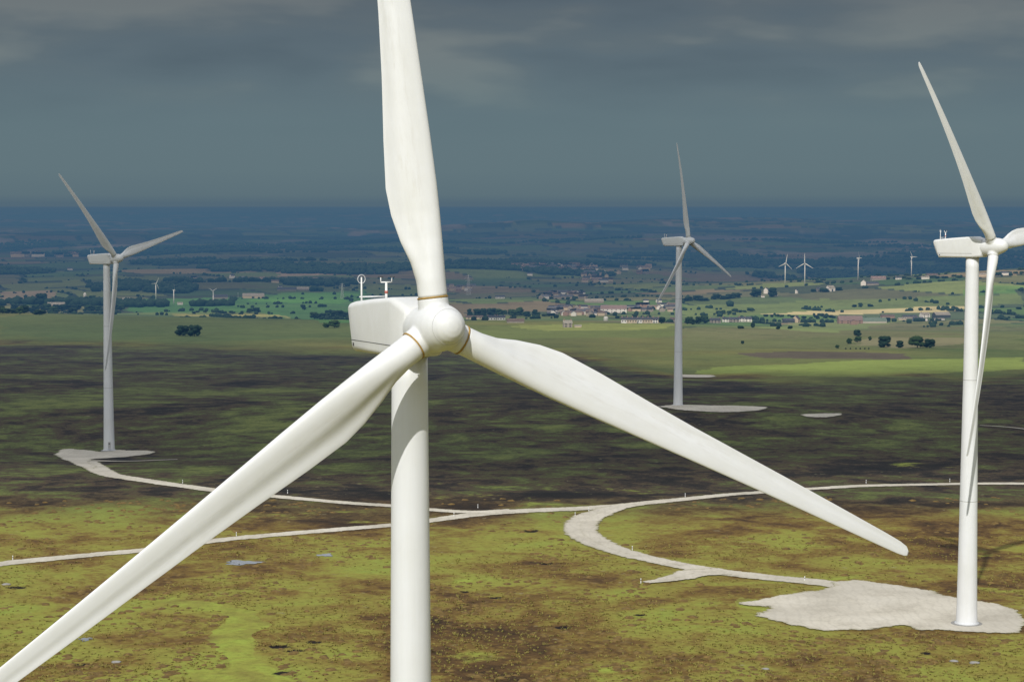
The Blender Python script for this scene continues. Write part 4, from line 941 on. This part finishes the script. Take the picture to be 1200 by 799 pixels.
bm = bmesh.new(); box(bm, -1.4, 1.4, -.2, .2, 11, 11.3); obj('lamp_head', bm, M['white'], o)

# ------------------------------------------------------------------ marker posts along the tracks
ma = bpy.data.meshes.new('post'); bm = bmesh.new(); tube(bm, (0, 0, -.3), (0, 0, 1.15), .13, .12, 10); bm.to_mesh(ma); bm.free(); ma.materials.append(M['white'])
mb = bpy.data.meshes.new('black_band'); bm = bmesh.new(); lathe(bm, [(.125, .68), (.14, .69), (.14, .85), (.125, .86)], 12, False); bm.to_mesh(mb); bm.free(); mb.materials.append(M['black'])
mc = bpy.data.meshes.new('cap'); bm = bmesh.new(); lathe(bm, [(.14, 1.14), (.15, 1.2), (.06, 1.27)], 12); bm.to_mesh(mc); bm.free(); mc.materials.append(M['white'])
for px, py, lab in ((803, 581, 'above the left part of the far straight track'), (1015, 565, 'behind the tip of the foreground blade'), (1113, 563.5, 'just left of the sunlit tower on the far track'), (674, 603.5, 'at the outside of the junction of the tracks'), (741, 643.5, 'inside the track bend'),
                    (751, 682, 'at the tip of the short spur'), (943, 679.5, 'where the loop track reaches the gravel pad'), (532, 604, 'between the two merging tracks, right of the tower'), (214, 565, 'above the track from the shaded left turbine'), (15, 655, 'at the far left edge of the near track'),
                    (277, 627, 'right of the foreground blade above the near track'), (337, 577, 'right of the foreground blade above the upper track'), (560, 594, 'above the point where two tracks merge'), (690, 598, 'in the fork at the head of the loop')):
    o = empty('marker_post', ground(px, py + 1), 0); o.scale = (.75, .75, .8); tag(o, 'short white marker post ' + lab, 'marker post', 'white marker posts along the gravel tracks')
    for n_, me in (('post', ma), ('black_band', mb), ('cap', mc)):
        p = bpy.data.objects.new(n_, me); C.objects.link(p); p.parent = o
# pale boulders
for q, (px, py, s, lab) in enumerate(((136, 776, .55, 'pale flat boulder at the lower left behind the foreground blade'), (1118, 775, .5, 'pale boulder on the moor below the sunlit turbine'), (1142, 777, .6, 'larger pale boulder on the moor below the sunlit turbine'), (897, 784, .45, 'small pale boulder on the near moor, lower right of centre'), (7, 685, .6, 'pale boulder at the left edge of the moor'))):
    g = ground(px, py); rr_ = np.random.RandomState(q); v = IV2 * np.array([1.6, 1.0, .45]) * s * (1 + .35 * (rr_.rand(len(IV2), 1) - .5)); me = npmesh('boulder', v, IF2); o = obj('boulder', me, M['concrete']); o.location = g + Vector((0, 0, .1)); tag(o, lab, 'boulder')

# ------------------------------------------------------------------ unseen sheet of clouds, its cover shaped to shade chosen parts of the land
CH = 1250.
yy = np.geomspace(420, 12500, 240); aa = np.linspace(-.62, .62, 170); AG, YG = np.meshgrid(aa, yy); XG = AG * YG
ex = [(x - CX) / F for x in (0, 100, 250, 400, 640, 900, 1200)]; eY = [Yof(x, y) for x, y in zip((0, 100, 250, 400, 640, 900, 1200), (556, 560, 566, 585, 588, 560, 560))]
e0 = np.interp(AG, ex, eY); fY = 1 + .08 * fbm(XG / 160, YG / 160, 3, 200)
s1 = sstep(.97, 1.13, YG * fY / e0) * (1 - sstep(.93, 1.05, YG * fY / np.interp(AG, ba, bY)))
right = sstep(.03, .12, AG)
s2 = .5 * (1 - right) * sstep(1100, 1500, YG) + .12 * right * sstep(1100, 1500, YG)
s2 = np.clip(s2 + .45 * fbm(XG / 260, YG / 420, 3, 210) * sstep(1100, 1500, YG), 0, .75)
for qx, qy, qr in ((430, 392, 130), (700, 384, 220), (1040, 364, 420), (1100, 428, 160), (860, 364, 300)):
    g = ground(qx, qy); s2 = s2 * (1 - .95 * np.exp(-((XG - g.x) ** 2 + (YG - g.y) ** 2) / (2 * qr ** 2)))
s3 = sstep(2800, 3800, YG) * (1 - right * np.exp(-((YG - 3700) / 1000) ** 2)) * (.85 + .5 * fbm(XG / 1200, YG / 900, 3, 230))
s3 = np.maximum(s3, right * sstep(4700, 5500, YG) * .92)
g = ground(680, 367); s3 = s3 * (1 - .8 * np.exp(-((XG - g.x) / 420) ** 2 - ((YG - g.y) / 450) ** 2))
g = ground(300, 356); s3 = s3 * (1 - .6 * np.exp(-((XG - g.x) / 380) ** 2 - ((YG - g.y) / 300) ** 2))
sh = np.clip(np.maximum(np.maximum(.86 * s1, s2), s3), 0, .95)
shift = np.array([20., 83.]) / 68
zc = CH + 60 * fbm(XG / 400, YG / 400, 3, 220)
XC = XG - shift[0] * zc; YC = YG - shift[1] * zc
Vv = np.stack([XC, YC, zc], -1).reshape(-1, 3); n0, n1 = XG.shape; a = np.arange(n0 - 1)[:, None] * n1; b_ = np.arange(n1 - 1)[None]
me = npmesh('cloud_shade_mesh', Vv, np.stack([a + b_, a + b_ + 1, a + n1 + b_ + 1, a + n1 + b_], -1).reshape(-1, 4)); fattr(me, 'cover', sh.ravel())
m, nt, b, out = nm('cloud_shade'); nt.nodes.remove(b)
c_ = coords(nt); nz = noise(nt, c_, .006, 6, .6)
cov = mth(nt, 'MULTIPLY', attr(nt, 'cover'), mth(nt, 'ADD', mth(nt, 'MULTIPLY', nz, .5), .78), True)
tr = N(nt, 'ShaderNodeBsdfTransparent'); tl = N(nt, 'ShaderNodeBsdfTranslucent'); tl.inputs[0].default_value = (.9, .93, .97, 1)
ms = N(nt, 'ShaderNodeMixShader'); nt.links.new(cov, ms.inputs[0]); nt.links.new(tr.outputs[0], ms.inputs[1]); nt.links.new(tl.outputs[0], ms.inputs[2]); nt.links.new(ms.outputs[0], out.inputs[0])
cl = obj('cloud_shade_sheet', me, m, None, True); tag(cl, kind='structure')

# ------------------------------------------------------------------ haze over the lowlands
bm = bmesh.new(); box(bm, -30000, 30000, -3000, 34000, -600, 22)
m, nt, b, out = nm('haze'); nt.nodes.remove(b)
ab = N(nt, 'ShaderNodeVolumeAbsorption'); em = N(nt, 'ShaderNodeEmission')
FOG = np.array((.058, .122, .190)); SG = np.array((1.15e-4, 1.7e-4, 2.3e-4))
mx = SG.max() * 2
ab.inputs['Color'].default_value = tuple(1 - SG / mx) + (1,); ab.inputs['Density'].default_value = mx
ec = FOG * SG; em.inputs[0].default_value = tuple(ec / ec.max()) + (1,); em.inputs[1].default_value = ec.max()  # constant glow put into the volume, standing for daylight scattered by haze
ad = N(nt, 'ShaderNodeAddShader'); nt.links.new(ab.outputs[0], ad.inputs[0]); nt.links.new(em.outputs[0], ad.inputs[1]); nt.links.new(ad.outputs[0], out.inputs['Volume'])
hz = obj('haze', bm, m); tag(hz, kind='structure')

# ------------------------------------------------------------------ sky and sun
W = bpy.data.worlds.new('World'); S.world = W; W.use_nodes = True; nt = W.node_tree; nt.nodes.clear()
out = N(nt, 'ShaderNodeOutputWorld'); bg = N(nt, 'ShaderNodeBackground'); nt.links.new(bg.outputs[0], out.inputs[0])
sky = N(nt, 'ShaderNodeTexSky'); sky.sky_type = 'NISHITA'; sky.sun_disc = False; sky.sun_elevation = math.asin(SUN[2]); sky.sun_rotation = math.atan2(SUN[0], SUN[1]); sky.altitude = 400
bg.inputs['Strength'].default_value = .1
tc = N(nt, 'ShaderNodeTexCoord'); sx = N(nt, 'ShaderNodeSeparateXYZ'); nt.links.new(tc.outputs['Generated'], sx.inputs[0])
z = sx.outputs[2]
den = mth(nt, 'ADD', mth(nt, 'MAXIMUM', z, 0.0), .045)
cb = N(nt, 'ShaderNodeCombineXYZ'); nt.links.new(mth(nt, 'DIVIDE', sx.outputs[0], den), cb.inputs[0]); nt.links.new(mth(nt, 'DIVIDE', sx.outputs[1], den), cb.inputs[1])
mp = N(nt, 'ShaderNodeMapping'); mp.inputs['Scale'].default_value = (1, 1, 4.2); nt.links.new(tc.outputs['Generated'], mp.inputs[0])
cn1 = noise(nt, mp.outputs[0], 7.5, 4, .42, .2); cn2 = noise(nt, mp.outputs[0], 17, 3, .45)
cl_ = mth(nt, 'ADD', mth(nt, 'MULTIPLY', cn1, .7), mth(nt, 'MULTIPLY', cn2, .3))
# overcast brightness by elevation: slate near the horizon, bright overhead and towards the sun
base = ramp(nt, z, [(0.0, (.74, 1.30, 1.80)), (.003, (.95, 1.53, 1.88)), (.016, (1.06, 1.66, 1.96)), (.04, (1.08, 1.66, 1.95)), (.07, (.95, 1.36, 1.66)), (.105, (.86, 1.14, 1.40)), (.20, (2.3, 2.6, 2.9)), (.5, (3.5, 3.8, 4.2)), (1.0, (1.9, 2.1, 2.5))])
cmod = ramp(nt, cl_, [(.34, (.80, .83, .86)), (.48, (1.0, 1.0, 1.0)), (.54, (1.10, 1.05, 1.01)), (.64, (1.65, 1.40, 1.20))])
km = ramp(nt, z, [(.03, 0.), (.075, 1.)])
col = mixc(nt, km, base, mixc(nt, 1.0, base, cmod, 'MULTIPLY'))
dt = N(nt, 'ShaderNodeVectorMath'); dt.operation = 'DOT_PRODUCT'; nt.links.new(tc.outputs['Generated'], dt.inputs[0]); dt.inputs[1].default_value = tuple(SUN)
glow = mth(nt, 'ADD', 1.0, mth(nt, 'MULTIPLY', mth(nt, 'POWER', mth(nt, 'MAXIMUM', dt.outputs['Value'], 0.0), 2.0), 1.6))
cg = N(nt, 'ShaderNodeVectorMath'); cg.operation = 'SCALE'; nt.links.new(col, cg.inputs[0]); nt.links.new(glow, cg.inputs['Scale'])
nt.links.new(mixc(nt, .03, cg.outputs[0], sky.outputs[0]), bg.inputs[0])
sl = bpy.data.lights.new('sun', 'SUN'); sl.energy = 3.3; sl.angle = R_(.53); sl.color = (1, .975, .93); so = bpy.data.objects.new('sun', sl); C.objects.link(so)
so.rotation_euler = Vector(SUN).to_track_quat('Z', 'Y').to_euler()

S.view_settings.view_transform = 'Standard'; S.view_settings.look = 'None'; S.view_settings.exposure = 0; S.view_settings.gamma = 1
S.cycles.max_bounces = 6; S.cycles.transparent_max_bounces = 12; S.cycles.diffuse_bounces = 3; S.cycles.volume_bounces = 0
S.cycles.use_denoising = True
